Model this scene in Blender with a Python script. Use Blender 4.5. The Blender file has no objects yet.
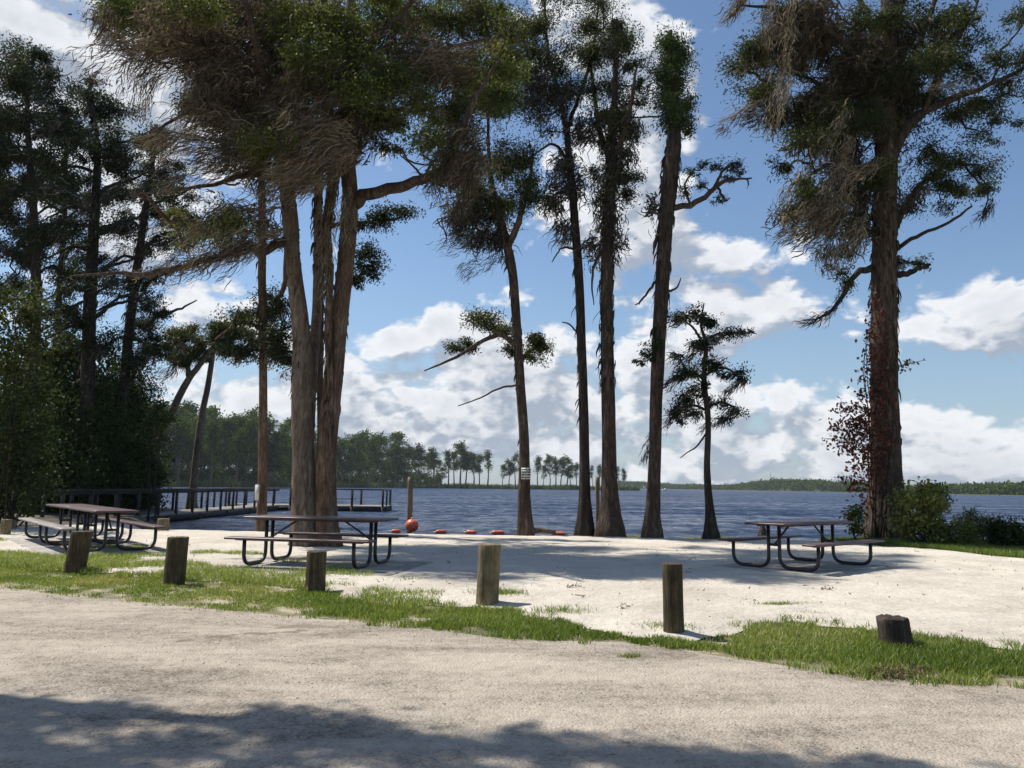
import bpy, math, random
import numpy as np
from mathutils import Matrix, Vector

rng = np.random.default_rng(11)
random.seed(5)
C = bpy.context.scene.collection
R = math.radians
PI = math.pi

# ------------------------------------------------------------------ camera
F = 800.0
CAMZ = 1.36
pitch = math.atan(102.2 / F)
roll = math.atan(0.0135)
fw = np.array([0, math.cos(pitch), math.sin(pitch)])
r0 = np.array([1.0, 0, 0])
u0 = np.array([0, -math.sin(pitch), math.cos(pitch)])
rt = math.cos(roll) * r0 + math.sin(roll) * u0
up = -math.sin(roll) * r0 + math.cos(roll) * u0
EYE = np.array([0, 0, CAMZ])


def ray(px, py):
    return fw + rt * (px - 512) / F + up * (384 - py) / F


def at(px, py, Y):
    d = ray(px, py)
    return EYE + d * (Y / d[1])


def gp(px, py, z=0.0):
    d = ray(px, py)
    return EYE + d * ((z - CAMZ) / d[2])


cam = bpy.data.cameras.new('camera')
cam.sensor_width = 36
cam.lens = 36 * F / 1024
cam.clip_start = 0.05
cam.clip_end = 20000
co = bpy.data.objects.new('camera', cam)
C.objects.link(co)
co.matrix_world = Matrix(((rt[0], up[0], -fw[0], 0), (rt[1], up[1], -fw[1], 0), (rt[2], up[2], -fw[2], CAMZ), (0, 0, 0, 1)))
bpy.context.scene.camera = co

# ------------------------------------------------------------------ noise
_T = np.random.default_rng(3).random((256, 256))


def vnoise(x, y):
    x = np.asarray(x, float); y = np.asarray(y, float)
    xi = np.floor(x).astype(int); yi = np.floor(y).astype(int)
    fx = x - xi; fy = y - yi
    fx = fx * fx * (3 - 2 * fx); fy = fy * fy * (3 - 2 * fy)
    a = _T[xi & 255, yi & 255]; b = _T[(xi + 1) & 255, yi & 255]
    c = _T[xi & 255, (yi + 1) & 255]; d = _T[(xi + 1) & 255, (yi + 1) & 255]
    return (a * (1 - fx) + b * fx) * (1 - fy) + (c * (1 - fx) + d * fx) * fy


def fbm(x, y, o=4):
    s = 0; a = 0.5
    for k in range(o):
        s = s + a * vnoise(x * 2 ** k + 17 * k, y * 2 ** k + 31 * k)
        a *= 0.5
    return s / (1 - 0.5 ** o)


def sstep(a, b, x):
    t = np.clip((np.asarray(x, float) - a) / (b - a), 0, 1)
    return t * t * (3 - 2 * t)


def nrm(v):
    return v / np.maximum(np.linalg.norm(v, axis=-1, keepdims=True), 1e-9)


# ------------------------------------------------------------------ materials
def new_mat(name):
    m = bpy.data.materials.new(name)
    m.use_nodes = True
    nt = m.node_tree
    for n in list(nt.nodes):
        if n.type != 'OUTPUT_MATERIAL':
            nt.nodes.remove(n)
    out = [n for n in nt.nodes if n.type == 'OUTPUT_MATERIAL'][0]
    return m, nt, out


def nd(nt, t, ins=None, **kw):
    n = nt.nodes.new(t)
    for k, v in kw.items():
        setattr(n, k, v)
    for k, v in (ins or {}).items():
        s = n.inputs[k]
        if isinstance(v, bpy.types.NodeSocket):
            nt.links.new(v, s)
        else:
            s.default_value = v
    return n


def ramp(nt, fac, stops):
    n = nt.nodes.new('ShaderNodeValToRGB')
    cr = n.color_ramp
    while len(cr.elements) < len(stops):
        cr.elements.new(0.5)
    for e, (p, c) in zip(cr.elements, stops):
        e.position = p
        e.color = (*c, 1) if len(c) == 3 else c
    nt.links.new(fac, n.inputs[0])
    return n.outputs[0]


def mth(nt, op, a, b=0.0, c=0.0, clamp=False):
    n = nt.nodes.new('ShaderNodeMath')
    n.operation = op
    n.use_clamp = clamp
    for i, v in enumerate((a, b, c)):
        if isinstance(v, bpy.types.NodeSocket):
            nt.links.new(v, n.inputs[i])
        else:
            n.inputs[i].default_value = v
    return n.outputs[0]


def mixc(nt, fac, a, b, mode='MIX'):
    n = nt.nodes.new('ShaderNodeMix')
    n.data_type = 'RGBA'
    n.blend_type = mode
    for i, v in ((0, fac), (6, a), (7, b)):
        if isinstance(v, bpy.types.NodeSocket):
            nt.links.new(v, n.inputs[i])
        else:
            n.inputs[i].default_value = v if i == 0 else (*v, 1)
    return n.outputs[2]


def coords(nt, scale=(1, 1, 1), rot=(0, 0, 0)):
    tc = nt.nodes.new('ShaderNodeTexCoord')
    mp = nd(nt, 'ShaderNodeMapping', {'Vector': tc.outputs['Object'], 'Scale': scale, 'Rotation': rot})
    return mp.outputs[0]


def noise(nt, vec, scale, detail=4, rough=0.55, dist=0.0):
    return nd(nt, 'ShaderNodeTexNoise', {'Vector': vec, 'Scale': scale, 'Detail': detail, 'Roughness': rough, 'Distortion': dist}).outputs[0]


def simple_mat(name, stops, scale=(1, 1, 1), nscale=5, detail=6, rough=0.8, bump=0.3, bdist=0.01, bscale=None, bstretch=None, metallic=0.0, spec=0.5):
    m, nt, out = new_mat(name)
    v = coords(nt, scale)
    f = noise(nt, v, nscale, detail)
    col = ramp(nt, f, stops)
    p = nd(nt, 'ShaderNodeBsdfPrincipled', {'Base Color': col, 'Roughness': rough, 'Metallic': metallic, 'Specular IOR Level': spec})
    if bump:
        bv = coords(nt, bstretch or scale)
        h = noise(nt, bv, bscale or nscale * 2, 6, 0.65)
        b = nd(nt, 'ShaderNodeBump', {'Height': h, 'Strength': bump, 'Distance': bdist})
        nt.links.new(b.outputs[0], p.inputs['Normal'])
    nt.links.new(p.outputs[0], out.inputs[0])
    return m


def leaf_mat(name, stops, trans=0.3, rough=0.55, spec=0.3, tmul=(1.5, 1.5, 0.7)):
    m, nt, out = new_mat(name)
    a = nd(nt, 'ShaderNodeAttribute', attribute_name='tint')
    col = ramp(nt, a.outputs['Fac'], stops)
    p = nd(nt, 'ShaderNodeBsdfPrincipled', {'Base Color': col, 'Roughness': rough, 'Specular IOR Level': spec})
    if trans > 0:
        tcol = mixc(nt, 1.0, col, tmul, 'MULTIPLY')
        t = nd(nt, 'ShaderNodeBsdfTranslucent', {'Color': tcol})
        mx = nd(nt, 'ShaderNodeMixShader', {0: trans, 1: p.outputs[0], 2: t.outputs[0]})
        nt.links.new(mx.outputs[0], out.inputs[0])
    else:
        nt.links.new(p.outputs[0], out.inputs[0])
    return m


def bark_mat(name, dark, mid, light, sc=7, bump=0.9):
    m, nt, out = new_mat(name)
    v = coords(nt, (1, 1, 0.2))
    f = noise(nt, v, sc, 8, 0.68, 0.9)
    f2 = noise(nt, coords(nt, (1, 1, 0.35)), sc * 0.22, 4)
    ff = mth(nt, 'ADD', mth(nt, 'MULTIPLY', f, 0.72), mth(nt, 'MULTIPLY', f2, 0.28))
    col = ramp(nt, ff, [(0.34, dark), (0.5, mid), (0.66, light)])
    h = noise(nt, coords(nt, (1, 1, 0.07)), sc * 1.7, 8, 0.7, 0.4)
    b = nd(nt, 'ShaderNodeBump', {'Height': h, 'Strength': bump, 'Distance': 0.05})
    p = nd(nt, 'ShaderNodeBsdfPrincipled', {'Base Color': col, 'Roughness': 0.92, 'Specular IOR Level': 0.15, 'Normal': b.outputs[0]})
    nt.links.new(p.outputs[0], out.inputs[0])
    return m


M = {}
M['bark'] = bark_mat('cypress bark', (0.026, 0.018, 0.014), (0.075, 0.054, 0.041), (0.19, 0.145, 0.112), 13)
M['bark_red'] = bark_mat('red brown bark', (0.042, 0.025, 0.017), (0.135, 0.085, 0.058), (0.29, 0.2, 0.145), 15)
M['bark_grey'] = bark_mat('grey bark', (0.055, 0.04, 0.03), (0.165, 0.125, 0.092), (0.33, 0.26, 0.2), 15)
M['bark_dark'] = bark_mat('dark bark', (0.016, 0.013, 0.011), (0.042, 0.033, 0.027), (0.1, 0.08, 0.064), 13)
M['leaf_cyp'] = leaf_mat('cypress leaves', [(0, (0.022, 0.032, 0.011)), (0.5, (0.055, 0.07, 0.02)), (1, (0.14, 0.15, 0.04))], .3, .6, .15)
M['leaf_dark'] = leaf_mat('dark leaves', [(0, (0.014, 0.022, 0.011)), (0.6, (0.03, 0.042, 0.015)), (1, (0.075, 0.09, 0.028))], 0.25, .6, .15)
M['leaf_bright'] = leaf_mat('bright leaves', [(0, (0.03, 0.045, 0.012)), (0.5, (0.075, 0.1, 0.025)), (1, (0.17, 0.18, 0.05))], 0.33, .6, .15)
M['leaf_gloss'] = leaf_mat('understory leaves', [(0, (0.016, 0.026, 0.009)), (0.5, (0.04, 0.06, 0.018)), (1, (0.11, 0.14, 0.04))], 0.22, 0.6, 0.1)
M['leaf_pine'] = leaf_mat('column leaves', [(0, (0.018, 0.036, 0.012)), (0.5, (0.036, 0.062, 0.017)), (1, (0.08, 0.115, 0.03))], 0.25, .6, .15)
M['leaf_far'] = leaf_mat('far leaves', [(0, (0.018, 0.034, 0.007)), (0.5, (0.05, 0.088, 0.014)), (1, (0.13, 0.17, 0.03))], 0.3, .8, .03)
M['leaf_red'] = leaf_mat('red vine leaves', [(0, (0.045, 0.016, 0.012)), (0.5, (0.14, 0.036, 0.026)), (1, (0.23, 0.09, 0.055))], 0.35)
M['moss'] = leaf_mat('spanish moss', [(0, (0.034, 0.03, 0.02)), (0.5, (0.1, 0.08, 0.053)), (1, (0.32, 0.27, 0.19))], 0.25, 0.9, 0.1, (1.2, 1.12, .95))
M['moss_grey'] = leaf_mat('grey spanish moss', [(0, (0.04, 0.036, 0.03)), (0.5, (0.1, 0.094, 0.08)), (1, (0.24, 0.23, 0.2))], 0.25, 0.9, 0.1, (1.2, 1.15, 1.0))
M['grass'] = leaf_mat('grass blades', [(0, (0.06, 0.1, 0.018)), (0.5, (0.15, 0.21, 0.04)), (0.8, (0.25, 0.29, 0.08)), (1, (0.42, 0.37, 0.2))], 0.35, 0.5)
M['reed'] = leaf_mat('marsh reeds', [(0, (0.05, 0.08, 0.02)), (0.6, (0.1, 0.14, 0.04)), (1, (0.17, 0.19, 0.07))], 0.2)
M['brown_leaf'] = leaf_mat('dry litter', [(0, (0.06, 0.04, 0.025)), (0.6, (0.16, 0.11, 0.07)), (1, (0.3, 0.23, 0.15))], 0.05, 0.9)
M['pole_wood'] = simple_mat('pole wood', [(0.3, (0.13, 0.09, 0.05)), (0.7, (0.3, 0.21, 0.12))], (1, 1, 0.08), 12)
M['brown_paint'] = simple_mat('brown plastic coating', [(0.3, (0.036, 0.019, 0.018)), (0.7, (0.06, 0.032, 0.03))], (1, 1, 1), 14, 5, 0.42, 0.25, 0.003, 160)
M['brown_top'] = simple_mat('worn brown coating', [(0.3, (0.06, 0.03, 0.03)), (0.7, (0.1, 0.058, 0.056))], (1, 1, 1), 6, 6, 0.45, 0.35, 0.004, 120)
M['pale_seat'] = simple_mat('bleached seat coating', [(0.3, (0.2, 0.17, 0.155)), (0.7, (0.34, 0.3, 0.27))], (1, 1, 1), 4, 6, 0.45, 0.3, 0.004, 120)
M['black_metal'] = simple_mat('dark coated tube', [(0.3, (0.016, 0.012, 0.012)), (0.7, (0.032, 0.022, 0.02))], (1, 1, 1), 9, 4, 0.4, 0.1, 0.002, 80)
M['steel'] = simple_mat('worn steel', [(0.3, (0.25, 0.25, 0.25)), (0.7, (0.45, 0.45, 0.45))], (1, 1, 1), 9, 4, 0.4, 0.0, metallic=0.8)
M['pier_dark'] = simple_mat('weathered dark timber', [(0.3, (0.022, 0.02, 0.018)), (0.7, (0.06, 0.052, 0.045))], (1, 1, 1), 6, 6, 0.85, 0.4, 0.01)
M['pier_deck_sunlit'] = simple_mat('sunlit deck boards', [(0.3, (0.2, 0.18, 0.16)), (0.7, (0.38, 0.35, 0.31))], (1, 1, 1), 5, 6, 0.85, 0.3, 0.01)  # dark pier timber made pale here: sunlight on the deck top put into the colour
M['orange'] = simple_mat('orange plastic', [(0.3, (0.55, 0.085, 0.03)), (0.7, (0.72, 0.15, 0.06))], (1, 1, 1), 6, 4, 0.4, 0.08, 0.005)
M['white_sign'] = simple_mat('white sign', [(0.3, (0.4, 0.4, 0.38)), (0.7, (0.55, 0.55, 0.53))], (1, 1, 1), 5, 3, 0.5, 0.0)
M['ink'] = simple_mat('dark lettering', [(0.3, (0.03, 0.03, 0.03)), (0.7, (0.05, 0.05, 0.05))], (1, 1, 1), 5, 3, 0.6, 0.0)
M['rope'] = simple_mat('rope', [(0.3, (0.2, 0.18, 0.14)), (0.7, (0.35, 0.32, 0.26))], (1, 1, 1), 30, 3, 0.9, 0.0)
M['mast'] = simple_mat('mast steel', [(0.3, (0.2, 0.2, 0.21)), (0.7, (0.3, 0.3, 0.31))], (1, 1, 1), 5, 3, 0.6, 0.0)
M['hull'] = simple_mat('white hull', [(0.3, (0.7, 0.7, 0.7)), (0.7, (0.8, 0.8, 0.8))], (1, 1, 1), 5, 3, 0.4, 0.0)
M['deadwood'] = simple_mat('dead wood', [(0.3, (0.05, 0.04, 0.03)), (0.7, (0.16, 0.13, 0.1))], (1, 1, 0.2), 12, 6, 0.9, 0.5, 0.02)


def post_mat(name, stops):
    m, nt, out = new_mat(name)
    v = coords(nt, (1, 1, 0.09))
    f = noise(nt, v, 30, 8, 0.65, 0.5)
    big = noise(nt, coords(nt), 5, 5, 0.6)
    ff = mth(nt, 'ADD', mth(nt, 'MULTIPLY', f, 0.6), mth(nt, 'MULTIPLY', big, 0.4))
    col = ramp(nt, ff, stops)
    h = noise(nt, coords(nt, (1, 1, 0.06)), 55, 7, 0.7, 0.6)
    b = nd(nt, 'ShaderNodeBump', {'Height': h, 'Strength': 0.8, 'Distance': 0.02})
    p = nd(nt, 'ShaderNodeBsdfPrincipled', {'Base Color': col, 'Roughness': 0.88, 'Specular IOR Level': 0.2, 'Normal': b.outputs[0]})
    nt.links.new(p.outputs[0], out.inputs[0])
    return m


M['post'] = post_mat('weathered post', [(0.34, (0.055, 0.042, 0.022)), (0.5, (0.19, 0.15, 0.085)), (0.66, (0.36, 0.3, 0.19))])
M['post_dark'] = post_mat('dark post', [(0.34, (0.028, 0.021, 0.012)), (0.5, (0.08, 0.06, 0.034)), (0.66, (0.2, 0.155, 0.09))])
M['stump'] = post_mat('dark stump', [(0.34, (0.02, 0.014, 0.011)), (0.5, (0.06, 0.045, 0.036)), (0.66, (0.15, 0.115, 0.09))])


def sand_mat():
    m, nt, out = new_mat('white sand')
    v = coords(nt)
    big = noise(nt, v, 0.7, 5, 0.6)
    fine = noise(nt, v, 22, 8, 0.7)
    col = ramp(nt, mth(nt, 'ADD', mth(nt, 'MULTIPLY', big, 0.55), mth(nt, 'MULTIPLY', fine, 0.45)),
               [(0.28, (0.3, 0.26, 0.205)), (0.42, (0.51, 0.455, 0.38)), (0.56, (0.62, 0.565, 0.48)), (0.72, (0.69, 0.635, 0.55))])
    lit = noise(nt, coords(nt, (1, 1, 1)), 60, 3, 0.5)
    deb = ramp(nt, lit, [(0.7, (0, 0, 0)), (0.76, (1, 1, 1))])
    col = mixc(nt, mth(nt, 'MULTIPLY', deb, 0.5), col, (0.2, 0.155, 0.11))
    h1 = noise(nt, v, 3.2, 5, 0.62)
    h2 = noise(nt, v, 14, 7, 0.7)
    foot = nd(nt, 'ShaderNodeTexVoronoi', {'Vector': coords(nt, (1, 1.3, 1)), 'Scale': 3.4, 'Smoothness': .6}, feature='SMOOTH_F1').outputs['Distance']
    h = mth(nt, 'ADD', mth(nt, 'ADD', mth(nt, 'MULTIPLY', h1, 1.0), mth(nt, 'MULTIPLY', foot, .45)), mth(nt, 'MULTIPLY', h2, 0.6))
    b = nd(nt, 'ShaderNodeBump', {'Height': h, 'Strength': 0.8, 'Distance': 0.09})
    p = nd(nt, 'ShaderNodeBsdfPrincipled', {'Base Color': col, 'Roughness': 0.95, 'Specular IOR Level': 0.1, 'Normal': b.outputs[0]})
    nt.links.new(p.outputs[0], out.inputs[0])
    return m


def road_mat():
    m, nt, out = new_mat('gravel road')
    v = coords(nt)
    big = noise(nt, coords(nt, (0.6, 1.5, 1), (0, 0, R(-22))), 0.9, 5, 0.6, 0.6)
    fine = noise(nt, v, 38, 6, 0.72)
    mid = noise(nt, v, 7, 6, 0.65)
    peb = nd(nt, 'ShaderNodeTexVoronoi', {'Vector': v, 'Scale': 55.0, 'Randomness': 1.0})
    mixf = mth(nt, 'ADD', mth(nt, 'MULTIPLY', big, 0.52), mth(nt, 'ADD', mth(nt, 'MULTIPLY', fine, 0.22), mth(nt, 'MULTIPLY', mid, 0.26)))
    col = ramp(nt, mixf, [(0.36, (0.2, 0.168, 0.13)), (0.45, (0.34, 0.296, 0.244)), (0.55, (0.44, 0.382, 0.312)), (0.68, (0.535, 0.47, 0.39))])
    pc = ramp(nt, peb.outputs['Color'], [(0.15, (0.55, 0.52, 0.49)), (0.5, (0.95, 0.94, 0.93)), (0.9, (1.15, 1.14, 1.12))])
    coarse = ramp(nt, mth(nt, 'ADD', mth(nt, 'MULTIPLY', mid, .4), mth(nt, 'MULTIPLY', big, .6)), [(0.44, (1, 1, 1)), (0.56, (0, 0, 0))])
    col = mixc(nt, mth(nt, 'MULTIPLY', coarse, 0.8), col, mixc(nt, 1.0, col, pc, 'MULTIPLY'))
    sx = nd(nt, 'ShaderNodeSeparateXYZ', {0: v})
    wv = mth(nt, 'MULTIPLY', mth(nt, 'SUBTRACT', mid, .5), .35)
    for (qa, qb, w0) in ((gp(180, 644), gp(236, 637), .035), (gp(236, 637), gp(310, 633), .028), (gp(285, 629), gp(306, 628), .1)):
        ab = qb - qa; l2 = float(ab[0] ** 2 + ab[1] ** 2)
        dx = mth(nt, 'SUBTRACT', sx.outputs[0], float(qa[0])); dy = mth(nt, 'SUBTRACT', sx.outputs[1], float(qa[1]))
        t = mth(nt, 'DIVIDE', mth(nt, 'ADD', mth(nt, 'MULTIPLY', dx, float(ab[0])), mth(nt, 'MULTIPLY', dy, float(ab[1]))), l2, clamp=True)
        ex_ = mth(nt, 'SUBTRACT', dx, mth(nt, 'MULTIPLY', t, float(ab[0]))); ey_ = mth(nt, 'SUBTRACT', dy, mth(nt, 'MULTIPLY', t, float(ab[1])))
        dd = mth(nt, 'ADD', mth(nt, 'SQRT', mth(nt, 'ADD', mth(nt, 'MULTIPLY', ex_, ex_), mth(nt, 'MULTIPLY', ey_, ey_))), wv)
        mk = nd(nt, 'ShaderNodeMapRange', {0: dd, 1: w0 * .6, 2: w0 * 1.8, 3: .6, 4: 0.0}, interpolation_type='SMOOTHSTEP').outputs[0]
        col = mixc(nt, mk, col, (.17, .13, .095))
    hh = mth(nt, 'ADD', mth(nt, 'MULTIPLY', mth(nt, 'SUBTRACT', 1.0, peb.outputs['Distance']), 0.35), mth(nt, 'ADD', mth(nt, 'MULTIPLY', fine, 0.5), mth(nt, 'MULTIPLY', mid, 0.9)))
    b = nd(nt, 'ShaderNodeBump', {'Height': hh, 'Strength': 0.75, 'Distance': 0.04})
    p = nd(nt, 'ShaderNodeBsdfPrincipled', {'Base Color': col, 'Roughness': 0.93, 'Specular IOR Level': 0.15, 'Normal': b.outputs[0]})
    nt.links.new(p.outputs[0], out.inputs[0])
    return m


M['sand'] = sand_mat()
M['road'] = road_mat()
M['soil'] = simple_mat('sandy soil', [(0.3, (0.09, 0.09, 0.035)), (0.48, (0.2, 0.18, 0.1)), (0.62, (0.42, 0.36, 0.26))], (1, 1, 1), 2.5, 8, 0.95, 0.6, 0.05, 12)
M['lawn'] = simple_mat('lawn soil', [(0.3, (0.07, 0.095, 0.025)), (0.6, (0.14, 0.17, 0.05))], (1, 1, 1), 3, 8, 0.95, 0.5, 0.05, 20)
M['forest_soil'] = simple_mat('forest soil', [(0.3, (0.04, 0.035, 0.02)), (0.7, (0.1, 0.08, 0.05))], (1, 1, 1), 3, 8, 0.95, 0.5, 0.05, 20)
M['marsh'] = simple_mat('marsh soil', [(0.3, (0.05, 0.07, 0.025)), (0.7, (0.11, 0.13, 0.05))], (1, 1, 1), 0.2, 6, 0.95, 0.0)
M['concrete'] = simple_mat('sandy concrete', [(0.3, (0.2, 0.18, 0.155)), (0.55, (0.32, 0.295, 0.26)), (0.7, (0.5, 0.45, 0.38))], (1, 1, 1), 3, 8, 0.92, 0.3, 0.01, 30)
M['pebble'] = simple_mat('pebbles', [(0.3, (0.2, 0.17, 0.135)), (0.5, (0.38, 0.33, 0.27)), (0.7, (0.55, 0.5, 0.43))], (1, 1, 1), 9, 3, 0.9, 0.0)


def water_mat():
    m, nt, out = new_mat('lake water')
    v = coords(nt, (0.35, 1.5, 1), (0, 0, R(-6)))
    a = noise(nt, v, 1.1, 8, 0.65, 0.3)
    gust = noise(nt, coords(nt, (0.03, 0.22, 1), (0, 0, R(-3))), 1.0, 6, 0.6, 0.5)
    rip = noise(nt, coords(nt, (1.2, 0.5, 1), (0, 0, R(-5))), 1.0, 5, 0.6, 0.5)
    h = mth(nt, 'ADD', a, mth(nt, 'MULTIPLY', rip, 2.0))
    b = nd(nt, 'ShaderNodeBump', {'Height': h, 'Strength': 1.0, 'Distance': 0.5})
    f = mth(nt, 'ADD', mth(nt, 'MULTIPLY', gust, .42), mth(nt, 'MULTIPLY', rip, .58))
    ro = nd(nt, 'ShaderNodeMapRange', {0: f, 1: .4, 2: .58, 3: .62, 4: .2}).outputs[0]
    sp = nd(nt, 'ShaderNodeMapRange', {0: f, 1: .42, 2: .6, 3: .08, 4: .7}).outputs[0]
    p = nd(nt, 'ShaderNodeBsdfPrincipled', {'Base Color': (.014, .034, .085, 1), 'Roughness': ro, 'Specular IOR Level': sp, 'IOR': 1.33, 'Normal': b.outputs[0]})
    nt.links.new(p.outputs[0], out.inputs[0])
    return m


M['water'] = water_mat()


# ------------------------------------------------------------------ mesh builder
class MB:
    def __init__(s):
        s.v = []; s.q = []; s.t = []; s.tint = []; s.n = 0

    def add(s, v, q=None, t=None, tint=0.5):
        v = np.asarray(v, float).reshape(-1, 3)
        if q is not None and len(q):
            s.q.append(np.asarray(q, int).reshape(-1, 4) + s.n)
        if t is not None and len(t):
            s.t.append(np.asarray(t, int).reshape(-1, 3) + s.n)
        s.v.append(v)
        s.tint.append(np.broadcast_to(np.asarray(tint, float), (len(v),)).copy())
        s.n += len(v)

    def build(s, name, mat, parent=None, loc=(0, 0, 0), smooth=False):
        me = bpy.data.meshes.new(name)
        if s.n:
            V = np.concatenate(s.v) - np.asarray(loc, float)
            Q = np.concatenate(s.q) if s.q else np.zeros((0, 4), int)
            T = np.concatenate(s.t) if s.t else np.zeros((0, 3), int)
            me.vertices.add(len(V))
            me.vertices.foreach_set('co', V.astype(np.float32).ravel())
            loops = np.concatenate([Q.ravel(), T.ravel()])
            me.loops.add(len(loops))
            me.loops.foreach_set('vertex_index', loops.astype(np.int32))
            starts = np.concatenate([np.arange(len(Q)) * 4, len(Q) * 4 + np.arange(len(T)) * 3])
            me.polygons.add(len(starts))
            me.polygons.foreach_set('loop_start', starts.astype(np.int32))
            me.update(calc_edges=True)
            at_ = me.attributes.new('tint', 'FLOAT', 'POINT')
            at_.data.foreach_set('value', np.concatenate(s.tint).astype(np.float32))
            if smooth:
                me.polygons.foreach_set('use_smooth', np.ones(len(starts), bool))
        me.materials.append(mat)
        o = bpy.data.objects.new(name, me)
        C.objects.link(o)
        if parent is not None:
            o.parent = parent
        else:
            o.location = loc
        return o


def tag(o, label=None, cat=None, group=None, kind=None):
    if label: o['label'] = label
    if cat: o['category'] = cat
    if group: o['group'] = group
    if kind: o['kind'] = kind
    return o


def thing(name, label, cat, loc, rz=0.0, group=None):
    o = bpy.data.objects.new(name, None)
    o.empty_display_size = 0.3
    C.objects.link(o)
    o.location = tuple(float(c) for c in loc)
    o.rotation_euler = (0, 0, rz)
    return tag(o, label, cat, group)


def copy_tree(o, parent=None):
    c = o.copy()
    C.objects.link(c)
    if parent is not None:
        c.parent = parent
    for ch in list(o.children):
        copy_tree(ch, c)
    return c


def smooth_path(pts, n):
    """Catmull-Rom through rows of any width."""
    P = np.asarray(pts, float)
    if len(P) == 2:
        t = np.linspace(0, 1, n)[:, None]
        return P[0] * (1 - t) + P[1] * t
    Pe = np.vstack([2 * P[0] - P[1], P, 2 * P[-1] - P[-2]])
    tt = np.linspace(0, len(P) - 1 - 1e-6, n)
    i = tt.astype(int); f = (tt - i)[:, None]
    a, b, c, d = Pe[i], Pe[i + 1], Pe[i + 2], Pe[i + 3]
    return 0.5 * (2 * b + (c - a) * f + (2 * a - 5 * b + 4 * c - d) * f ** 2 + (3 * b - a - 3 * c + d) * f ** 3)


def tube(mb, pts, rad, sides=8, flute=None, rough=0.0, tint=0.5, cap=True, seed=0):
    P = np.asarray(pts, float); n = len(P)
    rad = np.broadcast_to(np.asarray(rad, float), (n,))
    t = nrm(np.gradient(P, axis=0))
    u = np.zeros((n, 3))
    ref = np.array([1.0, 0, 0]) if abs(t[0][0]) < 0.8 else np.array([0, 1.0, 0])
    for k in range(n):
        ref = ref - t[k] * ref.dot(t[k])
        ref = ref / np.linalg.norm(ref)
        u[k] = ref
    w = np.cross(t, u)
    th = np.linspace(0, 2 * PI, sides, endpoint=False)
    rr = np.repeat(rad[:, None], sides, 1)
    if flute is not None:
        k, amp, ph = flute            # amp per ring
        prof = 0.5 * np.cos(k * th + ph) + 0.3 * np.cos((k + 3) * th + ph * 2.1) + 0.25 * np.cos(2 * th + ph)
        rr = rr * (1 + np.asarray(amp)[:, None] * prof[None])
    if rough:
        rr = rr * (1 + rough * (fbm(th[None] * 2.2 + seed + np.zeros((n, 1)), np.arange(n)[:, None] * 0.45 + seed * 1.7, 3) - 0.5) * 2)
    V = P[:, None] + rr[..., None] * (np.cos(th)[None, :, None] * u[:, None] + np.sin(th)[None, :, None] * w[:, None])
    idx = np.arange(n * sides).reshape(n, sides)
    a = idx[:-1]; b = np.roll(idx, -1, 1)[:-1]; c = np.roll(idx, -1, 1)[1:]; d = idx[1:]
    q = np.stack([a, b, c, d], -1).reshape(-1, 4)
    V = V.reshape(-1, 3)
    tri = None
    if cap:
        V = np.vstack([V, P[0], P[-1]])
        j = np.arange(sides); j2 = (j + 1) % sides
        t0 = np.stack([j2, j, np.full(sides, n * sides)], -1)
        t1 = np.stack([(n - 1) * sides + j, (n - 1) * sides + j2, np.full(sides, n * sides + 1)], -1)
        tri = np.vstack([t0, t1])
    mb.add(V, q, tri, tint)


def box(mb, c, s, rz=0.0, tint=0.5):
    x, y, z = np.asarray(s, float) / 2
    V = np.array([[-x, -y, -z], [x, -y, -z], [x, y, -z], [-x, y, -z], [-x, -y, z], [x, -y, z], [x, y, z], [-x, y, z]])
    cr, sr = math.cos(rz), math.sin(rz)
    V = V @ np.array([[cr, sr, 0], [-sr, cr, 0], [0, 0, 1]]) + np.asarray(c, float)
    mb.add(V, [[0, 3, 2, 1], [4, 5, 6, 7], [0, 1, 5, 4], [1, 2, 6, 5], [2, 3, 7, 6], [3, 0, 4, 7]], None, tint)


def slab(mb, cx, cy, z0, z1, lx, ly, r=0.03, bev=0.008):
    """rounded-corner plate with a rolled edge"""
    def outline(ins):
        pts = []
        for k, (sx, sy) in enumerate(((1, 1), (-1, 1), (-1, -1), (1, -1))):
            ox, oy = cx + sx * (lx / 2 - r), cy + sy * (ly / 2 - r)
            for a in np.linspace(k * PI / 2, (k + 1) * PI / 2, 5):
                pts.append((ox + (r - ins) * math.cos(a), oy + (r - ins) * math.sin(a)))
        return np.array(pts)
    rings = [(bev, z0), (0, z0 + bev), (0, z1 - bev), (bev, z1)]
    V = []
    for ins, z in rings:
        o = outline(ins)
        V.append(np.column_stack([o, np.full(len(o), z)]))
    m = len(V[0])
    VV = np.vstack(V + [np.array([[cx, cy, z0]]), np.array([[cx, cy, z1]])])
    idx = np.arange(4 * m).reshape(4, m)
    a = idx[:-1]; b = np.roll(idx, -1, 1)[:-1]; c = np.roll(idx, -1, 1)[1:]; d = idx[1:]
    q = np.stack([a, b, c, d], -1).reshape(-1, 4)
    j = np.arange(m); j2 = (j + 1) % m
    t = np.vstack([np.stack([j2, j, np.full(m, 4 * m)], -1), np.stack([3 * m + j, 3 * m + j2, np.full(m, 4 * m + 1)], -1)])
    mb.add(VV, q, t)


# ------------------------------------------------------------------ foliage and moss
def rand_unit(n):
    return nrm(rng.normal(size=(n, 3)))


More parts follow.
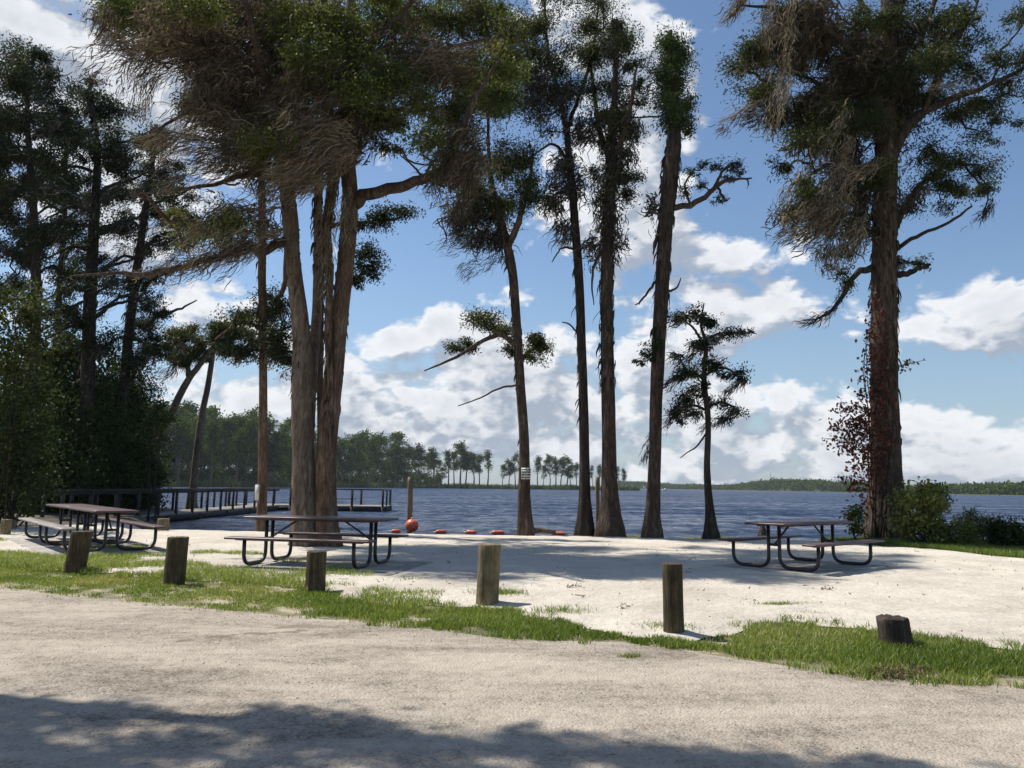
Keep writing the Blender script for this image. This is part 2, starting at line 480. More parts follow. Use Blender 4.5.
def leaves(mb, pos, L, W, bias=(0, 0, -0.25), bstr=0.6, tint=None, tvar=0.22):
    n = len(pos)
    if n == 0:
        return
    d = nrm(rand_unit(n) + np.asarray(bias, float) * bstr)
    s = nrm(np.cross(d, rand_unit(n)))
    l = L * rng.uniform(0.6, 1.35, (n, 1)); w = W * rng.uniform(0.6, 1.3, (n, 1))
    p0 = pos; p1 = pos + d * l * 0.45 + s * w * 0.5; p2 = pos + d * l; p3 = pos + d * l * 0.45 - s * w * 0.5
    V = np.stack([p0, p1, p2, p3], 1).reshape(-1, 3)
    tt = np.clip((0.5 if tint is None else tint) + rng.normal(0, tvar, n), 0, 1)
    mb.add(V, np.arange(4 * n).reshape(n, 4), None, np.repeat(tt, 4))


def strands(mb, pos, length, width, wind=(-0.5, 0, -0.85), spread=0.35, segs=5, curl=0.12, tint=0.5, init=None):
    n = len(pos)
    if n == 0:
        return
    wd = nrm(np.asarray(wind, float) + rng.normal(0, spread * 0.5, (n, 3)) * np.array([1, 1, 0.6]))
    d0 = nrm((wd if init is None else np.asarray(init, float)) + rng.normal(0, spread, (n, 3)))
    L = length * rng.uniform(0.35, 1.4, (n, 1))
    side = nrm(np.cross(wd, rand_unit(n)))
    W = width * rng.uniform(0.5, 1.4, (n, 1))
    ph = rng.uniform(0, 6.28, (n, 1)); cv = nrm(np.cross(wd, side)) * curl * L
    p = pos.copy(); rings = []
    prev = None
    for k in range(segs + 1):
        t = k / segs
        dirk = nrm(d0 * (1 - t) + wd * t)
        if k:
            p = p + dirk * L / segs
        q = p + cv * np.sin(ph + 5 * t) * t + side * curl * 0.6 * L * np.sin(ph * 1.7 + 7 * t) * t
        wk = W * (0.55 + 0.9 * t - 1.4 * t * t)
        rings.append(np.stack([q + side * wk * 0.5, q - side * wk * 0.5], 1))
    V = np.stack(rings, 1).reshape(n, (segs + 1) * 2, 3)
    base = (np.arange(n) * (segs + 1) * 2)[:, None]
    k = np.arange(segs)
    q = np.stack([2 * k, 2 * k + 1, 2 * k + 3, 2 * k + 2], -1).reshape(1, -1, 4)
    q = (q + base[..., None]).reshape(-1, 4)
    tt = np.clip(tint + rng.normal(0, 0.22, n), 0, 1)
    mb.add(V.reshape(-1, 3), q, None, np.repeat(tt, (segs + 1) * 2))


def px2m(px, Y):
    return px / F * Y * 1.02


COV = 2.9


class Tree:
    def __init__(s, name, label, cat, base, Y, group=None):
        s.name, s.Y = name, Y
        s.base = np.array(base, float)
        s.root = thing(name, label, cat, s.base, 0, group)
        s.wood = MB(); s.limbs = []; s.leaf = MB(); s.mossb = MB()
        s.sk = []; s.seed = random.randint(0, 99)

    def trace(s, pts, n):
        W = []
        for p in pts:
            dy = p[3] if len(p) > 3 else 0
            q = at(p[0], p[1], s.Y + dy)
            W.append([*q, px2m(p[2], s.Y + dy) / 2])
        return smooth_path(W, n)

    def trunk(s, pts, flare=0.5, fk=5, n=46, sides=22, famp=0.16, sink=0.25, rough=0.1, zfl=1.1, ws=0.8):
        W = s.trace(pts, n)
        P, r = W[:, :3].copy(), np.maximum(W[:, 3].copy() * ws, 0.01)
        h = P[:, 2] - P[0, 2]
        P[0, 2] -= sink
        r = r * (1 + flare * np.exp(-h / (zfl * 0.45)))
        amp = 0.035 + famp * np.exp(-h / zfl)
        tube(s.wood, P, r, sides, (fk, amp, s.seed), rough, seed=s.seed)
        k = h > 1.5
        s.sk.append((P[k], s.wood))
        return P, r

    def limb(s, pts, n=16, sides=7, rough=0.12, sk=True):
        W = s.trace(pts, n)
        P, r = W[:, :3].copy(), np.maximum(W[:, 3], 0.006)
        P[1:-1] += rng.normal(0, 0.25, (n - 2, 3)) * r[1:-1, None]
        mb = MB()
        s.limbs.append(mb)
        tube(mb, P, r, sides, None, rough, seed=s.seed)
        if sk:
            s.sk.append((P, mb))
        return P, r

    def near(s, p):
        best = None
        for S, mb in s.sk:
            d = np.linalg.norm(S - p, axis=1) + 0.5 * np.maximum(0, S[:, 2] - p[2])
            k = d.argmin()
            if best is None or d[k] < best[0]:
                best = (d[k], S[k], mb)
        s.mb = best[2]
        return best[1]

    def twig(s, a, b, r0_, r1_, sag=0.12, n=6, sides=4):
        L = np.linalg.norm(b - a)
        t = np.linspace(0, 1, n)[:, None]
        P = a * (1 - t) + b * t
        P = P + np.sin(t * PI) * (rng.normal(0, sag, (1, 3)) * L) + np.array([0, 0, -0.1]) * L * np.sin(t * PI)
        P[1:-1] += rng.normal(0, 0.035 * L, (n - 2, 3))
        tube(s.mb, P, np.linspace(r0_, r1_, n), sides, cap=False)
        return P

    def clump(s, px, py, rx, ry, dy=0.0, cov=2.2, L=0.14, W=0.05, sub=None, tint=0.5, moss=0, mlen=0.6, mwid=0.03, wind=(-0.55, 0, -0.8), ryd=None, branch=True, flat=0.62):
        Y = s.Y + dy
        c = at(px, py, Y)
        ax = np.array([px2m(rx, Y), ryd if ryd else px2m((rx + ry) / 2, Y), px2m(ry, Y)])
        area = PI * ax[0] * ax[2]
        L *= .68; W *= .72; cov *= COV
        n = int(cov * area / (0.45 * L * W))
        k = sub or max(5, int(area / 0.18))
        k = min(k, 60)
        u = rand_unit(k) * (rng.uniform(0.15, 1, (k, 1)) ** 0.5)
        cen = c + u * ax
        a0 = s.near(c)
        if branch:
            r = 0.014 + 0.012 * min(2.5, np.linalg.norm(c - a0))
            P = s.twig(a0, c, r * 1.3, r * 0.5, 0.08, 8, 5)
            s.sk.append((P[2:], s.mb))
        per = np.maximum(rng.gamma(2.0, n / k / 2.0, k).astype(int), 3)
        sp = np.sqrt(area / k) * rng.uniform(0.45, 1.1, k)
        for i in range(k):
            m = per[i]
            src = P[rng.integers(3, 8)] if branch else a0
            TP = s.twig(src, cen[i], 0.009, 0.003, 0.12, 5, 3)
            pos = cen[i] + np.clip(rng.normal(0, .8, (m, 3)), -1.5, 1.5) * sp[i] * np.array([1, 1, flat])
            # a third of the leaves ride along the twig
            q = m // 3
            j = rng.integers(1, 5, q)
            pos[:q] = TP[j] + rng.normal(0, 0.4 * sp[i], (q, 3)) * np.array([1, 1, 0.6])
            leaves(s.leaf, pos, L, W, nrm(np.array([[-0.3, 0, -0.45]])) + nrm(cen[i] - c)[None] * 0.6, 0.7, tint + rng.normal(0, 0.14))
            if moss and rng.random() < moss:
                mm = int(rng.integers(14, 34))
                s.tuft(cen[i] + np.array([0, 0, -0.02]), mm, mlen, mwid, wind, sp[i] * 0.5)

    def tuft(s, p, n, length, width, wind=(-0.55, 0, -0.8), rad=0.1, tint=None, spread=0.3):
        pos = p + rng.normal(0, rad, (n, 3)) * np.array([1, 1, 0.5])
        strands(s.mossb, pos, length * rng.choice([.25, .4, .65, 1.1], p=[.42, .34, .18, .06]), width * 1.45, np.asarray(wind) * rng.uniform(.15, 1.3, 3) + rng.normal(0, .25, 3), spread * 2.1, 5, 0.26, (0.5 if tint is None else tint) + rng.normal(0, 0.12))

    def mossblob(s, px, py, rx, ry, dens=1.0, dy=0.0, mlen=0.7, mwid=0.03, wind=(-0.55, 0, -0.8), ryd=None, per=26, tint=0.5, spread=0.3):
        Y = s.Y + dy
        c = at(px, py, Y)
        ax = np.array([px2m(rx, Y), ryd if ryd else px2m((rx + ry) / 2, Y), px2m(ry, Y)])
        k = max(3, int(dens * PI * ax[0] * ax[2] * 56))
        cen = c + rand_unit(k) * (rng.uniform(0, 1, (k, 1)) ** 0.4) * ax
        gap = fbm(cen[:, 0] * 1.5 + s.seed, cen[:, 2] * 1.5 + cen[:, 1] * .8, 3)
        for i in range(k):
            if gap[i] < .46:
                continue
            s.tuft(cen[i] + np.array([0, 0, -.05]), per, mlen, mwid, wind, 0.14, tint, spread)
        a0 = s.near(c)
        P = s.twig(a0, c, .03, .014, .08, 8, 5)
        for i in range(0, k, 6):
            s.twig(P[rng.integers(4, 8)], cen[i], 0.012, 0.004, 0.15, 5, 3)

    def sheaf(s, pts, n=60, spread=6, width=0.035, dy=0.0, tint=0.6, dep=0.35):
        """hair of moss swept along a traced line; pts (px,py)"""
        W = np.array([at(p[0], p[1], s.Y + dy + (p[2] if len(p) > 2 else 0)) for p in pts])
        Pm = smooth_path(W, 24)
        sp = px2m(spread, s.Y)
        tn = nrm(np.gradient(Pm, axis=0))
        m = int(n * 9)
        k = rng.integers(0, 22, m)
        t = (k / 23.0)[:, None]
        lob = rng.normal(0, 1, (9, 3))[rng.integers(0, 9, m)]
        off = (lob * .75 + rng.normal(0, .4, (m, 3))) * np.array([sp, dep, sp]) * (0.5 + 0.7 * t)
        fade = .5 + 2 * t * (1 - t)
        strands(s.mossb, Pm[k] + off, .38 * fade, width * .85, tn[k] + np.array([0, 0, -.22]), .55, 5, .16, tint - .08 + rng.normal(0, .1, 9)[rng.integers(0, 9, m)])

    def barkhair(s, P, r, n=60, length=0.5, width=0.03, zmin=1.0, tint=0.25, rad=1.0, wind=(-0.12, 0, -1)):
        """loose bark and wisps of moss along a trunk"""
        n = int(n * 2.6); length *= .62; width *= 1.4
        i = rng.integers(1, len(P), n)
        ok = (P[i, 2] - P[0, 2]) > zmin
        i = i[ok]
        th = rng.uniform(0, 2 * PI, len(i))
        pos = P[i] + np.stack([np.cos(th), np.sin(th), rng.uniform(-.3, .3, len(i))], -1) * (r[i] * rad)[:, None]
        strands(s.mossb, pos, length, width, wind, 0.22, 5, 0.08, tint)

    def finish(s, bark='bark', leaf='leaf_cyp', moss='moss', limb_bark=None):
        tk = s.wood.build('trunk', M[bark], s.root, s.base, True)
        for mb in s.limbs:
            mb.build('limb', M[limb_bark or bark], tk, s.base, True)
        cr = s.root
        if s.leaf.n:
            cr = s.leaf.build('crown', M[leaf], s.root, s.base)
        if s.mossb.n:
            s.mossb.build('spanish_moss', M[moss], cr, s.base)
        return s.root


# ------------------------------------------------------------------ terrain
WZ = -0.40


def shore_y(x):
    # y at which the beach crest begins to fall to the lake
    return np.interp(x, [-60, -30, -20, -17, -15, -13, -12, -11, 8, 12, 30, 60], [78, 58, 46, 41, 32.5, 28, 25, 23.2, 22.3, 22.6, 24, 26])


def H(x, y):
    d = y - shore_y(x)
    z = -0.02 * np.clip(d + 2, 0, 2) - 0.17 * np.clip(d, 0, 9)
    return np.maximum(z, -1.6)


_re = np.array([gp(*p) for p in ((0, 587), (120, 601), (250, 613), (350, 622), (400, 628), (512, 640), (620, 644), (700, 655), (800, 668), (900, 680), (1024, 687))])
_gu = np.array([gp(*p) for p in ((0, 566), (150, 576), (300, 588), (390, 606), (440, 605), (512, 613), (560, 623), (620, 634), (680, 639), (735, 634), (790, 621), (860, 629), (940, 643), (1024, 648))])


def road_edge(x):
    x = np.asarray(x, float)
    y = np.interp(x, _re[:, 0], _re[:, 1])
    y = np.where(x < _re[0, 0], _re[0, 1] + (_re[0, 0] - x) * 0.4, y)
    y = np.where(x > _re[-1, 0], _re[-1, 1] - (x - _re[-1, 0]) * 0.3, y)
    return np.clip(y + 0.28 * (fbm(x * 1.3, x * 0 + 3.3, 5) - 0.5), -3, 15.5)


def grass_up(x):
    x = np.asarray(x, float)
    y = np.interp(x, _gu[:, 0], _gu[:, 1])
    y = np.where(x < _gu[0, 0], _gu[0, 1] + (_gu[0, 0] - x) * 0.4, y)
    y = np.where(x > _gu[-1, 0], _gu[-1, 1] - (x - _gu[-1, 0]) * 0.3, y)
    return np.clip(y + 0.9 * (fbm(x * 2.6, x * 0 + 8.3, 5) - 0.5), -1.5, 17)


def sand_top(x):
    a, b, c = gp(866, 546), gp(940, 551), gp(1024, 561)
    return np.interp(x, [-40, -17, -14.5, -12, 8.3, a[0], b[0], c[0], 13, 40], [17.6, 17.8, 21.5, 28, 28, a[1], b[1], c[1], 14, 9]) + 0.35 * (fbm(np.asarray(x) * 1.5, np.asarray(x) * 0 + 1.3, 4) - 0.5)


def sheet(name, x0, x1, nx, f0, f1, ny, mat, zoff, bumpf=None, pw=1.0, label=None):
    x = np.linspace(x0, x1, nx)
    v = np.linspace(0, 1, ny) ** pw
    Y = f0(x)[:, None] * (1 - v) + f1(x)[:, None] * v
    X = np.repeat(x[:, None], ny, 1)
    Z = H(X, Y) + zoff
    if bumpf:
        fade = np.clip(np.minimum(v * ny / 4, (1 - v) * ny / 4), 0, 1)[None]
        Z = Z + bumpf(X, Y) * fade
    mb = MB()
    idx = np.arange(nx * ny).reshape(nx, ny)
    q = np.stack([idx[:-1, :-1], idx[1:, :-1], idx[1:, 1:], idx[:-1, 1:]], -1).reshape(-1, 4)
    mb.add(np.stack([X, Y, Z], -1).reshape(-1, 3), q)
    return tag(mb.build(name, mat, smooth=True), kind='structure')


# base ground to the horizon
def ground():
    xs = np.concatenate([-np.geomspace(6000, 42, 24), np.linspace(-40, 40, 161), np.geomspace(42, 6000, 24)])
    ys = np.concatenate([-np.geomspace(3000, 12, 12), np.linspace(-10, 76, 173), np.geomspace(80, 9000, 24)])
    X, Y = np.meshgrid(xs, ys, indexing='ij')
    Z = H(X, Y) - 0.012
    mb = MB()
    idx = np.arange(X.size).reshape(X.shape)
    q = np.stack([idx[:-1, :-1], idx[1:, :-1], idx[1:, 1:], idx[:-1, 1:]], -1).reshape(-1, 4)
    mb.add(np.stack([X, Y, Z], -1).reshape(-1, 3), q)
    tag(mb.build('ground', M['soil'], smooth=True), kind='structure')


ground()
sheet('road', -40, 40, 500, lambda x: np.full_like(x, -14.0), road_edge, 170, M['road'], 0.004,
      lambda X, Y: 0.018 * fbm(X * 0.8, Y * 1.6, 4) + 0.014 * fbm(X * 7, Y * 7, 3), 0.6)
sheet('beach', -40, 30, 520, grass_up, sand_top, 190, M['sand'], 0.0,
      lambda X, Y: 0.045 * fbm(X * 1.1, Y * 1.1, 3) + 0.035 * fbm(X * 3.3, Y * 3.3, 3), 1.0)
sheet('lawn', 8.45, 40, 120, lambda x: sand_top(x) - 0.02, lambda x: np.full_like(x, 25.0), 50, M['lawn'], 0.012,
      lambda X, Y: 0.06 * fbm(X * 1.1, Y * 1.1, 3))
sheet('forest_floor', -60, -12.4, 90, lambda x: np.interp(x, [-60, -14.6, -12.4], [16.5, 21.3, 26]), lambda x: np.interp(x, [-60, -17.5, -12.4], [80, 46, 31]), 60, M['forest_soil'], 0.008,
      lambda X, Y: 0.06 * fbm(X * 1.1, Y * 1.1, 3))

wm = MB()
wm.add([[-7000, 18, WZ], [7000, 18, WZ], [7000, 9000, WZ], [-7000, 9000, WZ]], [[0, 1, 2, 3]])
tag(wm.build('lake', M['water']), kind='structure')


# ------------------------------------------------------------------ grass blades
def blades(mb, pos, h, w, lean=0.5, tint=0.5):
    n = len(pos)
    if n == 0:
        return
    hh = np.asarray(h) * rng.uniform(0.45, 1.3, n)
    a = rng.uniform(0, 2 * PI, n)
    side = np.stack([np.cos(a), np.sin(a), np.zeros(n)], -1)
    b = rng.uniform(0, 2 * PI, n)
    ln = np.stack([np.cos(b), np.sin(b), np.zeros(n)], -1) * (lean * rng.uniform(0.1, 1.2, n) * hh)[:, None]
    zz = np.array([0, 0, 1.0])
    W = (w * rng.uniform(0.6, 1.3, n))[:, None]
    p0 = pos - side * W / 2; p1 = pos + side * W / 2
    m = pos + ln * 0.35 + zz * (hh * 0.6)[:, None]
    p2 = m + side * W * 0.35; p3 = m - side * W * 0.35
    tip = pos + ln + zz * hh[:, None]
    V = np.stack([p0, p1, p2, p3, tip], 1).reshape(-1, 3)
    bs = np.arange(n)[:, None] * 5
    q = bs + np.array([[0, 1, 2, 3]]); t = bs + np.array([[3, 2, 4]])
    tt = np.clip(tint + rng.normal(0, 0.2, n), 0, 1)
    mb.add(V, q, t, np.repeat(tt, 5))


def scatter_grass():
    mb = MB()
    N = 420000
    x = rng.uniform(-14, 9, N); e = road_edge(x); g = grass_up(x)
    y = e - 0.25 + rng.random(N) * (g - e + 0.8)
    dens = sstep(e - 0.25, e + 0.4, y + .6 * (fbm(x * 5, y * 5, 2) - .5)) * (1 - sstep(g - 0.3, g + 0.35, y + .8 * (fbm(x * 4, y * 4, 2) - .5)))
    n1 = fbm(x * 1.7, y * 1.7, 4); n2 = fbm(x * 6, y * 6, 2)
    thin = sstep(-1.2, -2.6, x)
    dens = dens * np.clip(sstep(0.48 - 0.08 * thin - .1 * sstep(2, 3, x), 0.66 - 0.06 * thin - .1 * sstep(2, 3, x), n1 * 0.55 + n2 * 0.45 + .12 * (1 - np.abs(2 * (y - e) / np.maximum(g - e, .3) - .9))), 0, 1) * (1 - 0.35 * thin)
    k = rng.random(N) < dens
    x, y = x[k], y[k]
    hh = 0.055 * (0.4 + 0.9 * fbm(x * 2, y * 2, 3)) * (1 - 0.35 * sstep(-1.5, -3, x)) * (1 + 0.35 * sstep(2.2, 3.2, x))
    tn = 0.5 + 0.75 * (fbm(x * 0.9, y * 0.9, 3) - 0.45) + 0.15 * sstep(-1.5, -4, x)
    blades(mb, np.stack([x, y, H(x, y)], -1), hh, 0.009, 0.8, tn)
    # thin patches on the sand on the left
    N = 130000
    x = rng.uniform(-15, -0.8, N); y = grass_up(x) + rng.uniform(-0.4, 3.6, N)
    n1 = fbm(x * 0.9 + 7, y * 1.3, 4)
    lim = np.interp(y - grass_up(x), [0, 0.6, 1.6, 3.6], [0.45, 0.52, 0.58, 0.7]) - .13 * sstep(-4, -6, x)
    k = (rng.random(N) < 0.85 * sstep(lim, lim + 0.1, n1))
    x, y = x[k], y[k]
    blades(mb, np.stack([x, y, H(x, y) + 0.03], -1), 0.075 * np.ones(len(x)), 0.009, 1.2, 0.62 * np.ones(len(x)))
    # single tufts: one on the sand, two by the road
    for (px, py, rx, ry, n, hgt, ti) in ((785, 607, .32, .12, 700, .06, .5), (812, 616, .2, .12, 300, .05, .5), (630, 660, .1, .06, 220, .05, .45), (880, 676, .34, .12, 900, .07, .62), (955, 684, .3, .08, 600, .06, .7), (500, 597, .3, .25, 900, .1, .45), (668, 630, .3, .15, 500, .07, .45), (560, 615, .3, .2, 500, .09, .5)):
        c = gp(px, py)
        a = rng.normal(0, 0.5, (n, 2))
        blades(mb, np.column_stack([c[0] + a[:, 0] * rx, c[1] + a[:, 1] * ry, np.full(n, 0.0)]), np.full(n, hgt), 0.008, 0.9, np.full(n, ti))
    tag(mb.build('grass', M['grass']), 'green grass verge between gravel road and white sand', 'grass', None, 'stuff')
    # bank on the right
    mb = MB()
    N = 60000
    x = rng.uniform(8.6, 16, N); y0_ = sand_top(x); y = y0_ + rng.random(N) ** 1.3 * (23 - y0_)
    k = rng.random(N) < sstep(0.2, 0.5, fbm(x * 1.5, y * 1.5, 3))
    x, y = x[k], y[k]
    blades(mb, np.stack([x, y, H(x, y) + 0.02], -1), 0.12 * np.ones(len(x)), 0.014, 0.7, 0.45 * np.ones(len(x)))
    c = gp(255, 527, -0.05)
    n = 5000
    a = rng.normal(0, 1, (n, 2))
    xx, yy = c[0] + a[:, 0] * 0.6, c[1] + a[:, 1] * 0.35
    blades(mb, np.stack([xx, yy, H(xx, yy)], -1), np.full(n, .26), 0.016, 0.6, np.full(n, .55))
    # weeds at the waterline by the row of cypresses
    n = 9000
    xx = rng.uniform(3.1, 8.0, n); yy = rng.uniform(24.2, 26.0, n)
    k = rng.random(n) < sstep(0.35, 0.6, fbm(xx * 1.2, yy * 1.2, 3))
    xx, yy = xx[k], yy[k]
    blades(mb, np.stack([xx, yy, np.full(len(xx), WZ - 0.02)], -1), np.full(len(xx), .28), 0.02, 0.5, np.full(len(xx), .75))
    tag(mb.build('grass', M['grass']), 'grass growing along the lake bank under the trees', 'grass', None, 'stuff')


scatter_grass()


# pebbles on the road, litter on the sand
def scatter_small():
    oct_ = np.array([[1, 0, 0], [0, 1, 0], [-1, 0, 0], [0, -1, 0], [0, 0, 1], [0, 0, -1]], float)
    ot = np.array([[0, 1, 4], [1, 2, 4], [2, 3, 4], [3, 0, 4], [1, 0, 5], [2, 1, 5], [3, 2, 5], [0, 3, 5]])
    n = 30000
    x = rng.uniform(-5.5, 5.5, n); y = 2.6 + rng.random(n) ** 1.2 * 7
    k = (y < road_edge(x) + 0.05) & (rng.random(n) < sstep(0.35, 0.6, fbm(x * 1.2, y * 1.9, 4)))
    x, y = x[k], y[k]; n = len(x)
    s = 0.0025 + 0.0065 * rng.random(n) ** 6
    z = 0.012 + 0.018 * fbm(x * .8, y * 1.6, 4)
    V = oct_[None] * rng.uniform(0.6, 1.3, (n, 6, 1)) * s[:, None, None] * np.array([1, 1, .7]) + np.stack([x, y, z], -1)[:, None]
    mb = MB()
    mb.add(V.reshape(-1, 3), None, (ot[None] + (np.arange(n) * 6)[:, None, None]).reshape(-1, 3))
    tag(mb.build('gravel', M['pebble']), 'small loose stones lying on the gravel road', 'gravel', None, 'stuff')
    n = 1300
    x = rng.uniform(-9, 12, n); y = rng.uniform(7.5, 20, n)
    k = (y > grass_up(x)) & (y < sand_top(x) - .2)
    x, y = x[k], y[k]
    mb = MB()
    leaves(mb, np.stack([x, y, 0.04 + 0 * x], -1), 0.04, 0.016, (0, 0, 0), 0, 0.35)
    for _ in range(60):
        a = rng.uniform(0, 6.28); L = rng.uniform(.04, .14)
        c = np.array([rng.uniform(-6, 10), rng.uniform(8, 18), 0.05])
        d = np.array([math.cos(a), math.sin(a), 0.05])
        tube(mb, smooth_path([c, c + d * L * .5 + rng.normal(0, .02, 3) * [1, 1, .2], c + d * L], 4), [.006, .005, .004, .003], 4, tint=.3)
    tag(mb.build('leaf_litter', M['brown_leaf']), 'dry leaves and twigs scattered over the sand', 'litter', None, 'stuff')


scatter_small()


def litter_clump(px, py, n, rx, ry, label, h=0.05):
    c = gp(px, py)
    mb = MB()
    pos = c + rng.normal(0, 1, (n, 3)) * np.array([rx, ry, h * .4]) + np.array([0, 0, h * .7 + .015])
    leaves(mb, pos, .05, .012, (0, 0, .1), .3, .6)
    tag(mb.build('dry_leaf_clump', M['brown_leaf'], loc=tuple(c)), label, 'leaf clump', 'dry clumps on the ground')


litter_clump(897, 679, 260, .12, .05, 'brown dead grass clump at the road edge below the dark stump')
litter_clump(574, 591, 60, .06, .04, 'small dry leaf clump on the sand right of the middle post')
litter_clump(827, 593, 60, .06, .04, 'small dark leaf clump on sand in front of the right table')
litter_clump(623, 612, 30, .04, .03, 'tiny dark leaf clump on sand left of the tall round post')
litter_clump(466, 556, 90, .35, .06, 'low dark heap of leaves on shaded sand beside the middle table')


# ------------------------------------------------------------------ posts
def post(px, top_px, base_px, wpx, label, mat='post', tilt=(0, 0), name='wooden_post', z=0.0, ragged=0.01, group='wooden posts along the road edge'):
    py_b, py_t = base_px, top_px
    b = gp(px, py_b, z)
    Y = b[1]
    h = px2m(py_b - py_t, Y) * 0.985
    r = px2m(wpx, Y) / 2
    mb = MB()
    n = 14
    zs = np.concatenate([np.linspace(-0.15, h - 0.012, n - 2), [h - 0.004, h]])
    rr = np.concatenate([np.full(n - 2, r), [r * .97, r * .9]]) * (1 + 0.03 * np.exp(-np.maximum(zs, 0) / .1))
    P = np.column_stack([tilt[0] * zs, tilt[1] * zs, zs])
    s = 30
    th = np.linspace(0, 2 * PI, s, endpoint=False)
    V = []
    sd = random.uniform(0, 50)
    for k in range(n):
        jit = 1 + 0.05 * (fbm(np.cos(th) * 2 + sd, np.sin(th) * 2 + zs[k] * .6 + sd, 3) - .5) * 2
        crack = 1 - 0.07 * np.exp(-((th - 4.1) / .07) ** 2) - 0.05 * np.exp(-((th - 5.6) / .06) ** 2)
        zz = zs[k] + (ragged * (fbm(np.cos(th) * 3 + sd, np.sin(th) * 3, 3) - .5) * 2 if k >= n - 3 else 0)
        V.append(np.column_stack([P[k, 0] + rr[k] * jit * crack * np.cos(th), P[k, 1] + rr[k] * jit * crack * np.sin(th), np.broadcast_to(zz, (s,))]))
    for f, dz in ((.6, .002), (.25, -.002)):
        V.append(np.column_stack([P[-1, 0] + r * f * np.cos(th), P[-1, 1] + r * f * np.sin(th), h + dz + ragged * .7 * rng.normal(0, .5, s)]))
    n += 2
    V = np.vstack(V + [[P[-1]]])
    idx = np.arange(n * s).reshape(n, s)
    q = np.stack([idx[:-1], np.roll(idx, -1, 1)[:-1], np.roll(idx, -1, 1)[1:], idx[1:]], -1).reshape(-1, 4)
    j = np.arange(s)
    t = np.stack([(n - 1) * s + j, (n - 1) * s + (j + 1) % s, np.full(s, n * s)], -1)
    mb.add(V, q, t)
    o = mb.build(name, M[mat])
    o.location = (b[0], b[1], z)
    for p in o.data.polygons:
        p.use_smooth = True
    o.data.set_sharp_from_angle(angle=R(40))
    return tag(o, label, 'post', group)


post(487, 547, 605, 22, 'weathered round wooden post standing in grass near the middle of the verge', 'post', (.03, 0))
post(674, 567, 634, 19.5, 'tallest round brown post, standing in the sand left of the right table', 'post_dark', (-.02, -.03))
post(315, 553, 592, 18.5, 'dark short post directly in front of the middle picnic table', 'post_dark', (0, .02))
post(174, 539, 584, 20, 'dark rounded post right of the left picnic tables', 'post_dark', (.03, 0))
post(74, 533, 573, 19, 'leaning post in front of the left picnic bench', 'post_dark', (.12, 0))
post(897, 619, 647, 29, 'low dark tree stump post in the grass on the right', 'stump', (-.12, .02), 'stump_post', ragged=.02)
post(5, 520, 536, 9, 'short post at the far left edge of the sand', 'post')
post(12.5, 521, 530, 6, 'half hidden post just behind the short post at the left edge', 'post')
post(163, 519, 531, 11, 'squat pale post on the sand beside the boardwalk', 'post')


# ------------------------------------------------------------------ picnic tables
def arc_path(pts, r=0.13, k=5):
    P = [np.array(p, float) for p in pts]
    out = [P[0]]
    for a, b, c in zip(P[:-2], P[1:-1], P[2:]):
        d1, d2 = (a - b) / np.linalg.norm(a - b), (c - b) / np.linalg.norm(c - b)
        s, e = b + d1 * r, b + d2 * r
        for t in np.linspace(0, 1, k + 2):
            out.append(s * (1 - t) ** 2 + 2 * b * t * (1 - t) + e * t * t)
    out.append(P[-1])
    return np.array(out)


def make_table(label, loc, rz, L=2.44, pale=0):
    root = thing('picnic_table', label, 'picnic table', loc, rz, 'brown picnic tables')
    m = MB(); slab(m, 0, 0, .725, .765, L, .78, .05, .012)
    for s in (-1, 1):
        box(m, (0, s * .2, .712), (L - .3, .04, .024))
    m.build('tabletop', M['brown_top'], root)
    for s in (-1, 1):
        m = MB(); slab(m, 0, s * .78, .425, .46, L, .27, .04, .011)
        box(m, (0, s * .78, .415), (L - .3, .04, .018))
        bs = m.build('bench_seat', M['pale_seat' if s == pale else 'brown_top'], root)
        if s == pale:
            bs['label'] = 'paler sun bleached bench seat'
    xe = L / 2 - .3
    for sx in (-1, 1):
        for s in (-1, 1):
            m = MB()
            tube(m, arc_path([(sx * xe, s * .1, .72), (sx * xe, s * .1, .035), (sx * xe, s * .78, .035), (sx * xe, s * .78, .42)], .19, 6), .03, 10)
            m.build('leg', M['black_metal'], root, smooth=True)
        m = MB(); tube(m, [(sx * xe, -.1, .40), (sx * xe, 0, .40), (sx * xe, .1, .40)], .024, 8)
        m.build('crossbar', M['black_metal'], root, smooth=True)
        m = MB(); tube(m, [(sx * xe * .98, 0, .4), (sx * (xe - .25), 0, .55), (sx * (xe - .52), 0, .715)], .016, 8)
        m.build('brace', M['black_metal'], root, smooth=True)
    return root


def pad(loc, rz, lx, ly):
    m = MB()
    slab(m, 0, 0, -.1, 0.052, lx, ly, .05, .015)
    o = m.build('concrete_pad', M['concrete'])
    o.location = (loc[0], loc[1], -.0); o.rotation_euler = (0, 0, rz)
    return tag(o, kind='structure')


make_table('brown picnic table in the middle, in front of the three-trunk tree', (-3.12, 13.4, .05), R(-12))
make_table('brown picnic table on the right, seen from its corner in half shade', (5.1, 14.2, .05), R(41.6))
dirv = np.array([-.627, .78])
ne = np.array([-7.25, 14.95])
a_ = ne + dirv * 1.22; b_ = ne + dirv * 3.75
make_table('nearer of the two end-to-end picnic tables on the left', (a_[0], a_[1], .05), math.atan2(.78, -.627), pale=1)
make_table('farther of the two end-to-end picnic tables on the left by the woods', (b_[0], b_[1], .05), math.atan2(.78, -.627), pale=1)
pad((-3.05, 13.25), R(-12), 3.1, 2.3)
pad((5.1, 14.25), R(41.6), 2.7, 1.9)
cen_ = ne + dirv * 2.5
pad((cen_[0], cen_[1]), math.atan2(.78, -.627), 5.5, 2.2)


